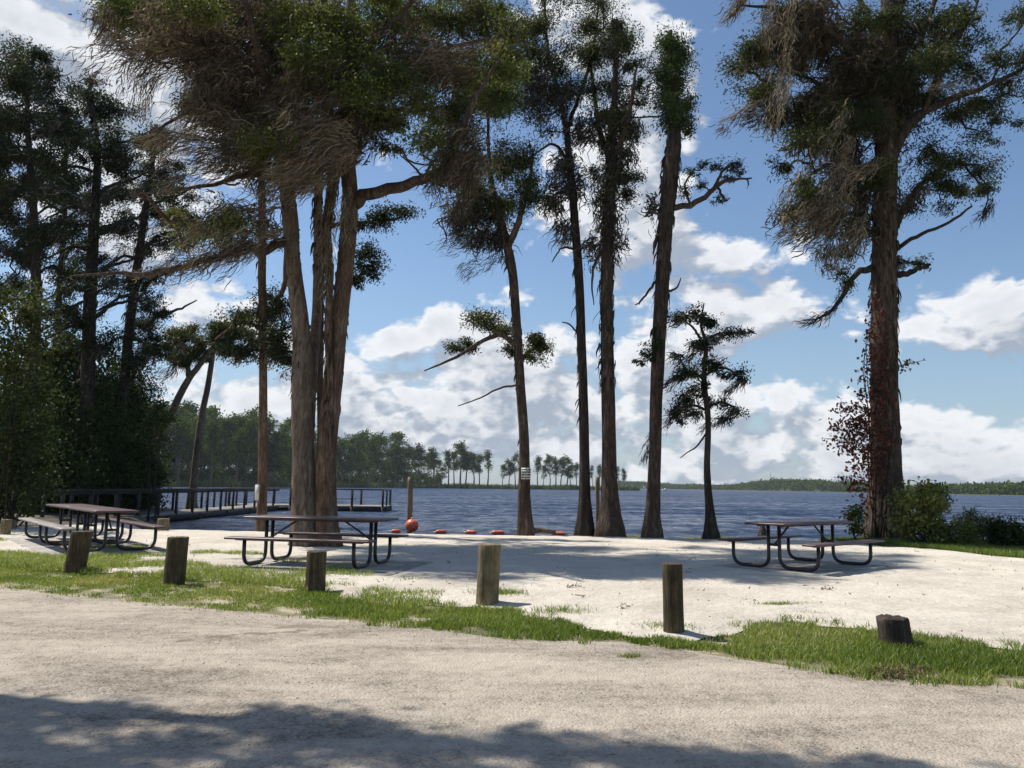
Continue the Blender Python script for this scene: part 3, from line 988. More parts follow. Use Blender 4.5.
# ------------------------------------------------------------------ boardwalk pier
def build_pier():
    root = thing('boardwalk', 'dark wooden boardwalk with railings reaching over the lake to a platform', 'boardwalk', (-15.8, 26, 0))
    L = (-15.8, 26, 0)
    dz, rz_ = -0.05, 1.0
    deck = MB()
    for y in np.arange(27.0, 52.5, .16):
        box(deck, (-15.85, y + .07, dz - .02), (1.75, .14, .04))
    deck.build('deck', M['pier_deck_sunlit'], root, L)
    plat = MB()
    for x in np.arange(-18.4, -8.3, .16):
        box(plat, (x + .07, 54.2, dz - .02), (.14, 3.3, .04))
    plat.build('platform_deck', M['pier_deck_sunlit'], root, L)

    def bar(name, c, s, mat='pier_dark'):
        m = MB(); box(m, c, s); return m.build(name, M[mat], root, L)
    for x in (-16.7, -15.0):
        bar('beam', (x, 39.6, dz - .17), (.08, 25.4, .26))
        bar('handrail', (x, 39.6, rz_), (.15, 25.4, .05))
        bar('lower_rail', (x, 39.6, rz_ - .09), (.05, 25.4, .1))
        y = 27.1
        while y < 52:
            bar('rail_post', (x, y, (dz + rz_) / 2 - .05), (.1, .1, rz_ - dz + .04)); y += 1.85
        y = 28.0
        while y < 52:
            m = MB(); tube(m, [(x, y, dz - .05), (x, y, -.8), (x, y, -1.7)], .12, 10)
            m.build('piling', M['pier_dark'], root, L); y += 3.7
    m = MB(); tube(m, [(-15.0, 39.6, dz - .2), (-15.0, 40.6, -.5), (-15, 41.6, -.8)], .06, 6)
    m.build('brace', M['pier_dark'], root, L)
    # platform
    for y in (52.6, 55.8):
        bar('beam', (-13.3, y, dz - .2), (10.1, .1, .3))
        bar('joist', (-13.3, y, dz - .55), (10.1, .08, .14))
    for x in (-18.3, -8.3):
        bar('beam', (x, 54.2, dz - .2), (.1, 3.1, .3))
        bar('handrail', (x, 54.2, rz_), (.15, 3.3, .06))
    bar('handrail', (-13.3, 55.8, rz_), (9.85, .15, .06))
    bar('handrail', (-11.65, 52.6, rz_), (6.5, .15, .06))
    bar('handrail', (-17.5, 52.6, rz_), (1.5, .15, .06))
    for y in (52.6, 55.8):
        for x in np.linspace(-18.3, -8.3, 6):
            if y < 53 and -16.6 < x < -15.1:
                continue
            bar('rail_post', (x, y, (dz + rz_) / 2 - .05), (.13, .13, rz_ - dz + .03))
            m = MB(); tube(m, [(x, y, dz - .05), (x, y, -.8), (x, y, -1.7)], .13, 10)
            m.build('piling', M['pier_dark'], root, L)
    bar('rail_post', (-8.3, 54.2, (dz + rz_) / 2 - .05), (.11, .11, rz_ - dz + .03))
    m = MB(); box(m, (-11.6, 54.6, .36), (2.4, .35, .05)); box(m, (-12.5, 54.6, .14), (.08, .3, .4)); box(m, (-10.7, 54.6, .14), (.08, .3, .4))
    m.build('bench', M['pier_dark'], root, L)


build_pier()


# ------------------------------------------------------------------ swim area
def sphere(mb, c, rad, nu=20, nv=12, sc=(1, 1, 1)):
    th = np.linspace(0, 2 * PI, nu, endpoint=False); ph = np.linspace(.02, PI - .02, nv)
    V = np.array([[math.sin(p) * math.cos(t), math.sin(p) * math.sin(t), math.cos(p)] for p in ph for t in th]) * rad * np.array(sc) + np.asarray(c, float)
    idx = np.arange(nu * nv).reshape(nv, nu)
    mb.add(V, np.stack([idx[1:], np.roll(idx, -1, 1)[1:], np.roll(idx, -1, 1)[:-1], idx[:-1]], -1).reshape(-1, 4))


b = at(412, 525.5, 29.5)
broot = thing('buoy', 'round orange ball buoy at the foot of a wooden pole', 'buoy', b)
m = MB(); sphere(m, (0, 0, 0), px2m(6.6, 29.5), 24, 14, (1, 1, .96)); m.build('ball', M['orange'], broot, smooth=True)
m = MB(); tube(m, [(0, 0, .22), (0, 0, .26), (0, 0, .29)], [.05, .05, .04], 10); m.build('cap', M['white_sign'], broot, smooth=True)


def pole(px, top, Y, w, label):
    bt = at(px, top, Y)
    mb = MB()
    r = px2m(w, Y) / 2
    P = smooth_path([(0, 0, -1.4), (.01, 0, .4), (.0, 0, bt[2])], 14)
    tube(mb, P, np.linspace(r * 1.1, r * .95, 14), 14, None, .05)
    o = mb.build('mooring_pole', M['pole_wood'], smooth=True)
    o.location = (bt[0], bt[1], 0)
    tag(o, label, 'pole', 'poles marking the swimming area')


pole(410.5, 477, 30.3, 5.2, 'round wooden pole in the water behind the orange ball buoy')
pole(597.3, 477, 29.5, 4.2, 'wooden pole in the water between the two tall trunks')


def swim_float(px, wpx, label):
    d = at(px, 530, 1); Y = 30.0
    c = at(px, 529.5, Y); c[2] = WZ + .05
    root = thing('swim_float', label, 'float', c, random.uniform(-.3, .3), 'orange floats on the swim line')
    L = px2m(wpx, Y)
    m = MB()
    t = np.linspace(-1, 1, 13)
    tube(m, np.column_stack([t * L / 2, 0 * t, 0 * t]), .085 * (1 - np.abs(t) ** 4 * .75), 14)
    m.build('body', M['orange'], root, smooth=True)
    m = MB(); tube(m, [(-L / 2 - .08, 0, 0), (0, 0, 0), (L / 2 + .08, 0, 0)], .025, 8); m.build('end_fitting', M['white_sign'], root)


swim_float(396, 9, 'small orange float seen under the middle table, left of the ball buoy')
swim_float(441, 11, 'first orange float right of the ball buoy')
swim_float(471, 11, 'second orange float right of the ball buoy')
swim_float(498, 13, 'orange float just left of the tree with the white sign')
swim_float(559, 14, 'orange float right of the tree with the white sign')
rp = MB()
pa, pb = at(396, 530, 30), at(597, 530, 30)
tube(rp, smooth_path([(pa[0], 30, WZ + .05), (-1.5, 30.05, WZ + .04), (1, 29.95, WZ + .05), (pb[0], 29.7, WZ + .1)], 30), .014, 6)
tag(rp.build('swim_rope', M['rope']), 'thin rope line floating between the two wooden poles', 'rope')

# ------------------------------------------------------------------ cypress row
def shore_base(px, py):
    for z in np.linspace(0, -.2, 12):
        g = gp(px, py, z)
    return gp(px, py, -.03)


WR = (-0.75, 0, -0.6)      # wind blows the moss to the left

# tree with the sign (px 525)
Y = shore_base(525, 532)[1]
T = Tree('cypress_tree', 'leaning cypress with a white sign on its trunk, left of the tall row', 'tree', gp(525, 532, -.03), Y)
P, r = T.trunk([(525, 533, 17), (524, 500, 15.5), (524, 440, 14), (520, 380, 13.5), (517, 330, 13), (512, 270, 13), (505, 238, 12), (497, 205, 9), (490, 170, 6), (488, 120, 4), (490, 70, 2)], .5, 5, ws=.68)
T.barkhair(P, r, 130, .5, .035, 2.0)
T.limb([(506, 240, 8), (495, 215, 6, .3), (478, 185, 5, .5), (470, 160, 3, .6)])
T.limb([(508, 250, 8), (520, 215, 6, -.4), (530, 180, 4, -.6), (533, 150, 2.5, -.8)])
T.limb([(518, 345, 7), (500, 335, 5, -.3), (480, 342, 4, -.5), (455, 358, 3, -.6), (424, 371, 1.2, -.7)])
T.limb([(520, 360, 5), (532, 350, 4, .3), (545, 345, 3, .4)])
T.limb([(518, 385, 2.5), (500, 388, 2), (480, 398, 1.5), (458, 406, 1)], sk=False)
for c in ((480, 150, 30, 22), (505, 165, 30, 20), (525, 190, 20, 16), (470, 185, 20, 20), (500, 200, 30, 14), (528, 160, 18, 14), (490, 110, 30, 22), (470, 75, 28, 20), (515, 60, 24, 22), (500, 25, 26, 20), (485, 215, 26, 12)):
    T.clump(*c, dy=rng.uniform(-1.2, 1.2), cov=1.5, moss=.35, mlen=.6, mwid=.035, wind=(-.6, 0, -.75), tint=.42)
for c in ((485, 320, 20, 8), (465, 345, 18, 6), (500, 330, 16, 9), (545, 345, 15, 12), (535, 358, 12, 7), (510, 352, 10, 6)):
    T.clump(*c, dy=rng.uniform(-.6, .4), cov=1.6, moss=.3, mlen=.35, mwid=.03, wind=WR, tint=.4)
for c in ((465, 210, 18, 22), (505, 225, 26, 16), (480, 240, 26, 8), (458, 165, 18, 22)):
    T.mossblob(*c, dens=.8, mlen=.8, mwid=.035, wind=(-.4, 0, -.9), tint=.3)
T.sheaf([(505, 238), (485, 232), (465, 240), (440, 246)], 40, 5, .03, tint=.35)
T.sheaf([(505, 255), (490, 262), (470, 268), (462, 276)], 26, 4, .03, tint=.35)
T.finish('bark', 'leaf_cyp', 'moss_grey')

# px 585
Y = shore_base(585, 533)[1]
T = Tree('cypress_tree', 'slender dark cypress, thinnest of the tall row, draped in grey moss', 'tree', gp(585, 533, -.03), Y)
P, r = T.trunk([(585, 534, 15), (585, 500, 13), (584, 430, 11.5), (582, 360, 11), (579, 280, 10.5), (574, 210, 10), (570, 165, 8.5), (565, 120, 7), (556, 85, 5), (548, 50, 4), (545, 10, 3), (543, -40, 2)], .7, 6, ws=.8)
T.barkhair(P, r, 200, .6, .04, 3.5)
T.limb([(566, 130, 5), (578, 100, 4, .5), (590, 60, 3.5, .8), (597, 20, 2.5, .9), (600, -20, 1.5, 1)])
T.limb([(570, 165, 4), (555, 145, 3, -.5), (540, 150, 2, -.7), (528, 160, 1.5, -.8)])
T.limb([(574, 200, 3), (560, 192, 2.5, .3), (545, 205, 1.5, .4)])
T.limb([(577, 250, 3), (562, 248, 2), (552, 262, 1)], sk=False)
T.limb([(583, 340, 2.5), (570, 325, 1.6), (562, 322, 1)], sk=False)
for c in ((548, 95, 22, 20), (535, 60, 20, 22), (562, 60, 22, 18), (590, 30, 18, 18), (600, 5, 16, 18), (540, 25, 24, 18), (575, 90, 16, 14), (530, 115, 16, 16), (558, -20, 30, 20), (585, 60, 16, 14)):
    T.clump(*c, dy=rng.uniform(-1, 1), cov=1.1, moss=.75, mlen=.6, mwid=.035, wind=(-.5, 0, -.85), tint=.35, L=.12)
for c in ((545, 130, 20, 20), (560, 165, 18, 20), (552, 200, 16, 18), (580, 130, 12, 20), (575, 185, 10, 20), (566, 225, 12, 14), (538, 85, 20, 20), (560, 100, 14, 18)):
    T.mossblob(*c, dens=.8, mlen=.6, mwid=.035, wind=(-.5, 0, -.85), tint=.3, per=18)
T.finish('bark_dark', 'leaf_cyp', 'moss_grey')

# px 612
Y = shore_base(612, 534)[1]
T = Tree('cypress_tree', 'thickest cypress of the tall row with a wide flared base', 'tree', gp(610, 534, -.03), Y)
P, r = T.trunk([(610, 535, 27), (610, 505, 22), (609, 450, 18.5), (608, 390, 18), (607, 320, 17), (607, 260, 17), (609, 210, 15), (611, 170, 13), (613, 130, 10), (615, 85, 7), (617, 40, 4), (616, 20, 2)], .7, 6, zfl=1.5, ws=.75)
T.barkhair(P, r, 300, .7, .045, 5.0, .2, 1.15)
T.limb([(611, 165, 7), (600, 130, 5, .6), (594, 95, 4, .9), (590, 60, 2.5, 1)])
T.limb([(612, 160, 7), (625, 130, 5, -.5), (632, 100, 4, -.8), (636, 70, 2.5, -1)])
T.limb([(610, 118, 2), (650, 117, 1.6), (664, 115, 1)], sk=False)
T.limb([(607, 245, 4), (595, 262, 3), (592, 285, 2), (594, 305, 1)], sk=False)
for c in ((616, 28, 11, 12), (608, 40, 14, 12), (626, 42, 14, 12), (600, 55, 18, 16), (618, 50, 20, 18), (635, 60, 14, 14), (595, 85, 16, 14), (620, 85, 20, 16), (600, 110, 14, 14), (630, 105, 14, 14), (615, 130, 18, 16), (605, 175, 20, 10), (630, 178, 14, 10), (620, 150, 16, 10), (600, 195, 14, 10), (625, 195, 12, 8), (640, 85, 8, 8)):
    T.clump(*c, dy=rng.uniform(-1, 1), cov=1.3, moss=.45, mlen=.5, mwid=.035, wind=(-.4, 0, -.9), tint=.4)
for c in ((600, 130, 14, 24), (618, 160, 14, 26), (608, 210, 12, 24), (595, 250, 6, 20), (616, 240, 8, 20), (628, 130, 10, 20)):
    T.mossblob(*c, dens=.8, mlen=.7, mwid=.035, wind=(-.25, 0, -.95), tint=.3, per=20)
T.finish('bark', 'leaf_cyp', 'moss_grey')

# px 652
Y = shore_base(653, 537)[1]
T = Tree('cypress_tree', 'tall cypress with a narrow green column top and one gnarled side branch', 'tree', gp(652, 537, -.03), Y)
P, r = T.trunk([(652, 538, 17), (653, 505, 15), (655, 450, 14), (656, 400, 14.5), (659, 340, 16), (663, 270, 16), (666, 220, 17), (670, 180, 19), (674, 140, 17), (675, 100, 9), (674, 60, 4), (671, 30, 2)], .6, 5, ws=.84)
T.barkhair(P, r, 260, .8, .05, 6, .15, 1.1, (-.15, 0, -1))
T.limb([(668, 208, 7), (690, 205, 6, -.3), (710, 192, 5, -.5), (722, 182, 4.5, -.6), (735, 180, 3, -.6), (752, 178, 1.6, -.7)])
T.limb([(712, 192, 4, -.5), (722, 172, 3, -.6), (735, 163, 2, -.6), (742, 166, 1.2, -.6)])
T.limb([(690, 204, 3, -.3), (685, 185, 2.2, -.3), (695, 168, 1.4, -.3)])
T.limb([(718, 186, 3, -.5), (725, 200, 2, -.5), (730, 198, 1, -.5)])
T.limb([(660, 275, 3.5), (650, 290, 2.6), (640, 302, 2), (635, 305, 1)], sk=False)
T.limb([(665, 292, 3), (676, 288, 2), (681, 278, 1)], sk=False)
for c in ((671, 45, 12, 18), (680, 55, 10, 16), (662, 75, 12, 16), (678, 85, 14, 18), (668, 105, 14, 16), (684, 105, 10, 14), (676, 125, 14, 12), (688, 125, 8, 16), (672, 65, 10, 14)):
    T.clump(*c, dy=rng.uniform(-.5, .5), cov=2.4, moss=.1, mlen=.4, tint=.5, L=.15, flat=.9)
for c in ((705, 165, 9, 7), (720, 165, 9, 6), (736, 166, 9, 6), (692, 172, 8, 7), (700, 185, 7, 6), (728, 178, 8, 5), (686, 190, 7, 8), (742, 172, 5, 4), (718, 200, 8, 4)):
    T.clump(*c, dy=-.5 + rng.uniform(-.3, .3), cov=1.0, moss=.3, mlen=.25, L=.09, W=.04, tint=.2)
for c in ((653, 205, 7, 14), (655, 235, 5, 14)):
    T.mossblob(*c, dens=1.2, mlen=.6, mwid=.04, wind=(-.2, 0, -.95), tint=.15, per=24)
T.mossblob(748, 186, 3, 4, dens=6, dy=-.7, mlen=.75, mwid=.03, wind=(-.05, 0, -1), tint=.7, per=14, ryd=.1)
for c in ((648, 352, 8, 5), (655, 345, 10, 4), (640, 362, 6, 3)):
    T.clump(*c, dy=-.3, cov=1.2, moss=.5, mlen=.4, wind=(-.8, 0, -.4), tint=.2)
T.sheaf([(654, 425), (650, 445), (646, 460)], 16, 2, .03, tint=.15)
T.finish('bark', 'leaf_pine', 'moss_grey')

# px 710 small tree
Y = shore_base(710, 540)[1]
T = Tree('cypress_tree', 'small cypress with flat layered foliage and a bottle shaped trunk base', 'tree', gp(710, 540, -.03), Y)
P, r = T.trunk([(711, 541, 11), (710, 515, 8.5), (707, 470, 7.5), (708, 420, 7), (704, 380, 6.5), (706, 345, 5), (701, 325, 3), (704, 303, 1.5)], 1.2, 5, zfl=1.4, ws=.78)
T.limb([(704, 345, 3), (695, 330, 2.5, -.2), (684, 320, 1.5, -.3)])
T.limb([(704, 340, 3), (718, 334, 2.5, .3), (735, 332, 1.5, .5)])
T.limb([(705, 380, 3), (690, 372, 2.5, .3), (675, 378, 1.5, .4)])
T.limb([(705, 375, 3), (722, 368, 2.5, -.3), (738, 374, 1.5, -.4)])
T.limb([(706, 410, 3), (690, 405, 2.5, -.2), (670, 412, 1.5, -.3)])
T.limb([(706, 408, 3), (722, 402, 2.5, .2), (738, 410, 1.5, .3)])
T.limb([(707, 432, 2), (697, 446, 1.6), (688, 452, 1.2), (680, 458, .8)], sk=False)
for c in ((686, 316, 12, 6), (700, 312, 9, 7), (709, 320, 9, 6), (728, 331, 18, 5), (745, 333, 8, 3), (712, 340, 11, 7), (697, 347, 14, 6), (681, 354, 7, 4), (690, 370, 15, 7), (676, 377, 9, 4), (716, 366, 12, 6), (733, 372, 12, 6), (745, 380, 5, 4), (701, 388, 13, 7), (686, 398, 16, 7), (673, 408, 10, 7), (720, 402, 13, 6), (738, 411, 10, 4), (697, 414, 18, 7), (679, 420, 8, 5), (724, 418, 8, 5)):
    T.clump(*c, dy=rng.uniform(-.9, .9), cov=1.35, moss=.5, mlen=.45, mwid=.03, wind=(-.6, 0, -.75), tint=.25, flat=.7, ryd=px2m(c[2], Y))
for q in (((745, 378), (736, 385), (728, 392)), ((690, 372), (675, 380), (664, 386)), ((700, 350), (688, 358), (678, 366)), ((715, 335), (700, 340), (690, 350)), ((730, 408), (715, 420), (700, 430)), ((690, 405), (675, 416), (664, 424))):
    T.sheaf(q, 12, 2.5, .035, tint=.2)
T.finish('bark_dark', 'leaf_dark', 'moss_grey')

# ------------------------------------------------------------------ big tree on the right
Y = gp(886, 541, 0)[1]
T = Tree('cypress_tree', 'huge cypress on the right with red vine on its trunk and moss in its crown', 'tree', gp(887, 541, 0), Y)
P, r = T.trunk([(887, 542, 40), (886, 515, 36), (886, 470, 33), (885, 410, 29), (884, 350, 29), (884, 290, 28), (885, 230, 27), (886, 170, 25), (887, 110, 22), (888, 50, 20), (889, -20, 16), (890, -80, 10)], .5, 7, 60, 28, .2, zfl=1.6, ws=.86)
T.barkhair(P, r, 420, .6, .05, 3, .2, 1.02, (-.05, 0, -1))
T.limb([(887, 120, 12), (870, 80, 9, -.6), (850, 50, 7, -1.2), (820, 25, 5, -1.8), (780, 10, 4, -2.2), (740, 5, 2, -2.6)])
T.limb([(886, 150, 11), (865, 120, 8, .8), (835, 95, 6, 1.4), (800, 75, 4, 2), (765, 75, 2, 2.4)])
T.limb([(886, 190, 10), (865, 170, 7, -.8), (840, 160, 5, -1.5), (810, 175, 3, -2)])
T.limb([(885, 230, 8), (865, 215, 6, .5), (840, 215, 4, .8), (815, 230, 2, 1)])
T.limb([(888, 165, 13), (905, 130, 11, -.4), (925, 110, 9, -.9), (955, 98, 7, -1.3), (990, 85, 5, -1.5), (1024, 68, 3, -1.6), (1050, 55, 2, -1.7)])
T.limb([(925, 112, 8, -.9), (940, 70, 6, -1), (955, 40, 5, -1.2), (975, 10, 3, -1.4), (985, -30, 2, -1.4)])
T.limb([(888, 130, 12), (905, 80, 9, .7), (920, 40, 7, 1.2), (935, 0, 5, 1.5), (945, -50, 3, 1.5)])
T.limb([(888, 248, 9), (900, 215, 7, .3), (920, 185, 5, .7), (950, 165, 3.5, 1), (980, 165, 2, 1.2)])
T.limb([(893, 252, 4), (905, 243, 4.5, -.3), (925, 233, 3.5, -.5), (950, 222, 3, -.7), (972, 206, 2, -.8)])
T.limb([(958, 158, 3, 1), (975, 178, 2, 1), (988, 195, 1.5, 1), (982, 218, 1.2, 1)], sk=False)
T.limb([(872, 268, 8), (855, 275, 6, -.3), (843, 295, 4.5, -.5), (830, 312, 3, -.6), (815, 319, 1.8, -.6), (803, 320, 1, -.6)])
T.limb([(893, 275, 8), (910, 272, 6, -.3), (922, 268, 4, -.5), (931, 264, 2.5, -.6)], sk=False)
T.limb([(888, 60, 10), (870, 20, 7, .5), (850, -20, 5, .8)])
T.limb([(890, 20, 9), (915, -20, 6), (940, -60, 4)])
GL = [(760, 55, 22, 18, -1), (745, 70, 16, 16, -1), (775, 85, 22, 22, 0), (755, 95, 20, 10, 0), (790, 110, 20, 20, 0), (800, 60, 26, 20, 1), (830, 40, 30, 20, 0), (790, 20, 30, 18, -2), (820, 90, 26, 22, 1), (845, 110, 28, 24, 0), (810, 140, 24, 16, -1), (840, 150, 28, 20, 1), (860, 60, 30, 24, 0), (865, 20, 30, 22, 0), (900, 30, 30, 24, 1), (930, 20, 26, 18, 1), (970, 15, 26, 14, -1), (900, 80, 28, 26, 0), (935, 60, 22, 14, -1), (870, 120, 24, 26, 0), (905, 120, 20, 18, 0), (850, 190, 26, 20, 0), (815, 190, 20, 14, -1.5), (795, 215, 18, 9, -1), (830, 215, 26, 16, 1), (870, 170, 20, 20, 0), (860, 235, 20, 14, 0), (840, 245, 18, 12, .5), (782, 165, 12, 10, -2), (775, 115, 18, 9, 0)]
for c in GL:
    T.clump(*c[:4], dy=c[4] + rng.uniform(-1.4, 1.4), cov=1.25, moss=.4, mlen=.7, mwid=.04, wind=(-.45, 0, -.85), tint=.28, L=.15)
for c in ((955, 60, 26, 10), (975, 72, 22, 10), (1000, 50, 22, 12), (1010, 80, 18, 10), (985, 100, 24, 10), (960, 110, 22, 12), (1005, 115, 18, 12), (990, 135, 12, 10), (935, 90, 20, 14), (1040, 60, 20, 20), (1035, 95, 20, 12), (975, 40, 14, 10), (1020, 18, 14, 10)):
    T.clump(*c, dy=-1.2 + rng.uniform(-1.2, 1), cov=1.6, moss=.2, mlen=.4, wind=(-.5, 0, -.8), tint=.4)
for c in ((935, 150, 22, 12), (960, 160, 22, 12), (980, 170, 16, 12), (990, 185, 10, 10), (950, 185, 22, 12), (925, 175, 16, 14), (970, 195, 12, 8), (915, 205, 12, 12), (945, 205, 10, 8), (895, 262, 10, 8), (925, 262, 10, 6)):
    T.clump(*c, dy=.6 + rng.uniform(-1, 1), cov=1.25, moss=.35, mlen=.4, wind=(-.5, 0, -.8), tint=.22)
for c in ((840, 270, 14, 8), (850, 285, 8, 8)):
    T.clump(*c, dy=-.4, cov=1.2, moss=.5, mlen=.4, wind=WR, tint=.2)
for c in ((800, 30, 40, 24, -1), (850, 80, 36, 40, 0), (880, 60, 30, 40, 1), (850, 150, 34, 36, 0), (845, 210, 32, 28, .5), (900, 90, 24, 36, 0), (870, 200, 16, 40, 0), (820, 120, 26, 30, 0), (935, 40, 26, 20, 1), (905, 150, 14, 30, 0), (895, 205, 10, 24, .5)):
    T.mossblob(*c[:4], dens=.8, dy=c[4], mlen=.9, mwid=.045, wind=(-.35, 0, -.9), tint=.22, per=22, ryd=1.6)
T.sheaf([(795, -10), (790, 30), (787, 70), (782, 100), (772, 130)], 60, 6, .04, dy=-2.3, tint=.85)
T.sheaf([(770, -10), (768, 20), (770, 45)], 26, 4, .04, dy=-2.3, tint=.7)
T.sheaf([(745, -5), (738, 6), (728, 14)], 30, 4, .04, dy=-2.3, tint=.6)
T.sheaf([(775, 90), (752, 105), (735, 115), (718, 125)], 26, 4, .04, dy=-.6, tint=.85)
T.sheaf([(780, 100), (765, 115), (745, 116)], 24, 4, .045, dy=-.6, tint=.45)
for pts, n_ in ((((845, 110), (835, 135), (815, 165), (795, 190), (778, 222)), 60), (((850, 140), (835, 175), (812, 205), (785, 230)), 70), (((850, 165), (830, 200), (805, 222), (770, 232)), 70), (((852, 190), (840, 215), (820, 232), (795, 240)), 50), (((862, 215), (850, 240), (838, 262)), 30), (((880, 160), (850, 172), (830, 160)), 26)):
    T.sheaf(pts, n_, 7, .045, dy=-1.9, tint=.78)
T.sheaf([(925, 85), (950, 83), (975, 86)], 20, 3, .035, dy=-2, tint=.7)
T.sheaf([(845, 285), (835, 308), (818, 320), (802, 321)], 26, 2.5, .03, dy=-.6, tint=.25)
T.sheaf([(832, 228), (829, 250), (828, 272)], 16, 2.5, .04, dy=-1.5, tint=.6)
T.sheaf([(990, 200), (984, 212), (978, 218)], 14, 2, .04, dy=1, tint=.2)
T.finish('bark', 'leaf_cyp', 'moss', 'bark_dark')
RIGHT_P, RIGHT_R = P, r

# red vine climbing the right trunk
vb = MB(); vs = MB()
vbase = gp(880, 541, 0)
for k in range(9):
    x0 = rng.uniform(868, 892)
    pts = [at(x0 + rng.normal(0, 4), yy, Y - .55 + rng.normal(0, .05)) for yy in (540, 480, 420, 370, 330)]
    tube(vs, smooth_path(pts, 14), np.linspace(.018, .006, 14), 5)
for (px, py, rx, ry, n) in ((872, 345, 8, 20, 150), (868, 385, 9, 20, 170), (866, 415, 14, 16, 260), (855, 425, 17, 10, 260), (850, 440, 14, 12, 220), (862, 455, 13, 18, 260), (856, 482, 10, 12, 130), (872, 465, 9, 20, 150), (884, 430, 7, 34, 150), (882, 380, 9, 36, 170), (846, 408, 10, 6, 60), (843, 478, 5, 4, 20), (905, 368, 3, 8, 24), (912, 363, 5, 2, 14), (836, 425, 6, 5, 30), (876, 310, 6, 16, 80), (828, 440, 5, 4, 16), (868, 500, 6, 10, 50)):
    c = at(px, py, Y - .6)
    ax = np.array([px2m(rx, Y), .3, px2m(ry, Y)])
    pos = c + rng.normal(0, .6, (n, 3)) * ax
    leaves(vb, pos, .11, .08, (0, -.2, -.5), .6, .4, .32)
    for i in range(3):
        tube(vs, smooth_path([at(878, py + 12, Y - .55), (at(878, py + 12, Y - .55) + pos[i]) / 2 + np.array([0, 0, .05]), pos[i]], 6), .006, 4)
vr = thing('climbing_vine', 'dark red leafy vine climbing the big right hand trunk', 'vine', vbase)
vs.build('stem', M['bark_dark'], vr, vbase); vb.build('foliage', M['leaf_red'], vr, vbase)

# ------------------------------------------------------------------ three-trunk group on the left
WL = (-.7, 0, -.65)
gb = gp(302, 547, 0)
YT = gb[1]
T = Tree('cypress_tree', 'massive grey twin trunk tree draped in brown moss behind the middle table', 'tree', gb, YT)
P, r = T.trunk([(306, 548, 36), (304, 525, 31), (304, 480, 28), (303, 430, 27), (303, 380, 27), (301, 330, 22), (294, 270, 19), (290, 220, 20), (286, 180, 18), (282, 130, 15), (276, 80, 12), (268, 30, 10), (262, -30, 7)], .2, 7, 56, 28, .12, zfl=.7)
T.barkhair(P, r, 160, .35, .03, 3, .3, 1.0, (-.1, 0, -1))
P2, r2 = T.trunk([(309, 430, 14, .2), (311, 390, 14, .3), (314, 350, 13, .5), (317, 310, 12, .8), (318, 260, 11, 1), (318, 200, 11, 1.1), (320, 140, 9, 1.2), (330, 70, 7, 1.2), (335, 0, 5, 1.2)], 0, 5, 44, 18, zfl=.6)
T.barkhair(P2, r2, 200, .5, .035, 4, .2, 1.1, (-.1, 0, -1))
# limbs reaching left
T.limb([(288, 240, 12), (268, 250, 9, -.6), (245, 248, 8, -1), (215, 258, 7, -1.3), (180, 268, 6.5, -1.5), (145, 274, 6, -1.6), (120, 273, 4, -1.7), (75, 276, 2, -1.8)], 24)
T.limb([(285, 185, 9), (262, 175, 7, -.6), (240, 176, 6, -.9), (210, 185, 4, -1.1), (165, 190, 2.5, -1.2), (130, 196, 1.5, -1.2)], 20)
T.limb([(284, 150, 10), (255, 120, 8, -.5), (225, 105, 6, -.9), (190, 112, 4, -1.1), (150, 135, 2.5, -1.3)], 20)
T.limb([(278, 95, 10), (245, 60, 8, .6), (210, 30, 7, 1.1), (165, 10, 5, 1.5), (120, -5, 3, 1.8)], 20)
T.limb([(270, 40, 9), (235, 10, 7, -.8), (190, -15, 5, -1.4), (140, -30, 3, -1.8)], 20)
T.limb([(282, 130, 9), (300, 90, 7, .9), (310, 40, 6, 1.5), (320, -20, 4, 2)])
T.limb([(280, 110, 9), (262, 70, 7, -1.2), (250, 20, 6, -2), (240, -30, 4, -2.4)])
GRN = [(160, 10, 45, 20), (200, 30, 40, 22), (250, 20, 40, 24), (215, 85, 26, 26), (240, 120, 30, 22), (220, 60, 30, 20), (300, 60, 34, 28), (300, 15, 40, 24), (280, 100, 30, 26), (190, 5, 40, 16), (235, 95, 22, 20), (200, 100, 16, 20), (270, 150, 26, 18), (130, 5, 24, 18), (262, -25, 60, 25), (180, -30, 60, 22), (190, 220, 22, 10), (210, 235, 20, 10), (225, 215, 22, 14)]
for c in GRN:
    T.clump(*c, dy=rng.choice([rng.uniform(-2.5, 1), rng.uniform(1, 5.5)]), cov=1.4, moss=.85, mlen=.6, mwid=.03, wind=WL, tint=.55, L=.11, W=.05)
BR = [(150, 20, 42, 26, 1.3), (185, 40, 36, 28, 1.2), (225, 45, 36, 30, 1.1), (265, 60, 36, 36, 1.1), (300, 70, 34, 40, 1.1), (250, 110, 34, 30, 1.1), (285, 125, 30, 34, 1.1), (215, 80, 24, 26, .9), (215, 110, 18, 18, .8), (250, 160, 34, 14, 1), (290, 165, 24, 18, 1), (310, 130, 26, 30, 1), (200, 10, 50, 20, 1.1), (280, 10, 50, 26, 1.1), (125, 35, 18, 20, 1), (245, 205, 26, 14, .3), (265, 230, 20, 20, .3), (240, 182, 22, 8, .4)]
for c in BR:
    T.mossblob(*c[:4], dens=c[4] * 1.0, dy=rng.choice([rng.uniform(-1.6, .8), rng.uniform(.8, 4.5)]), mlen=.55, mwid=.028, wind=WL, tint=.42, per=26, ryd=1.5)
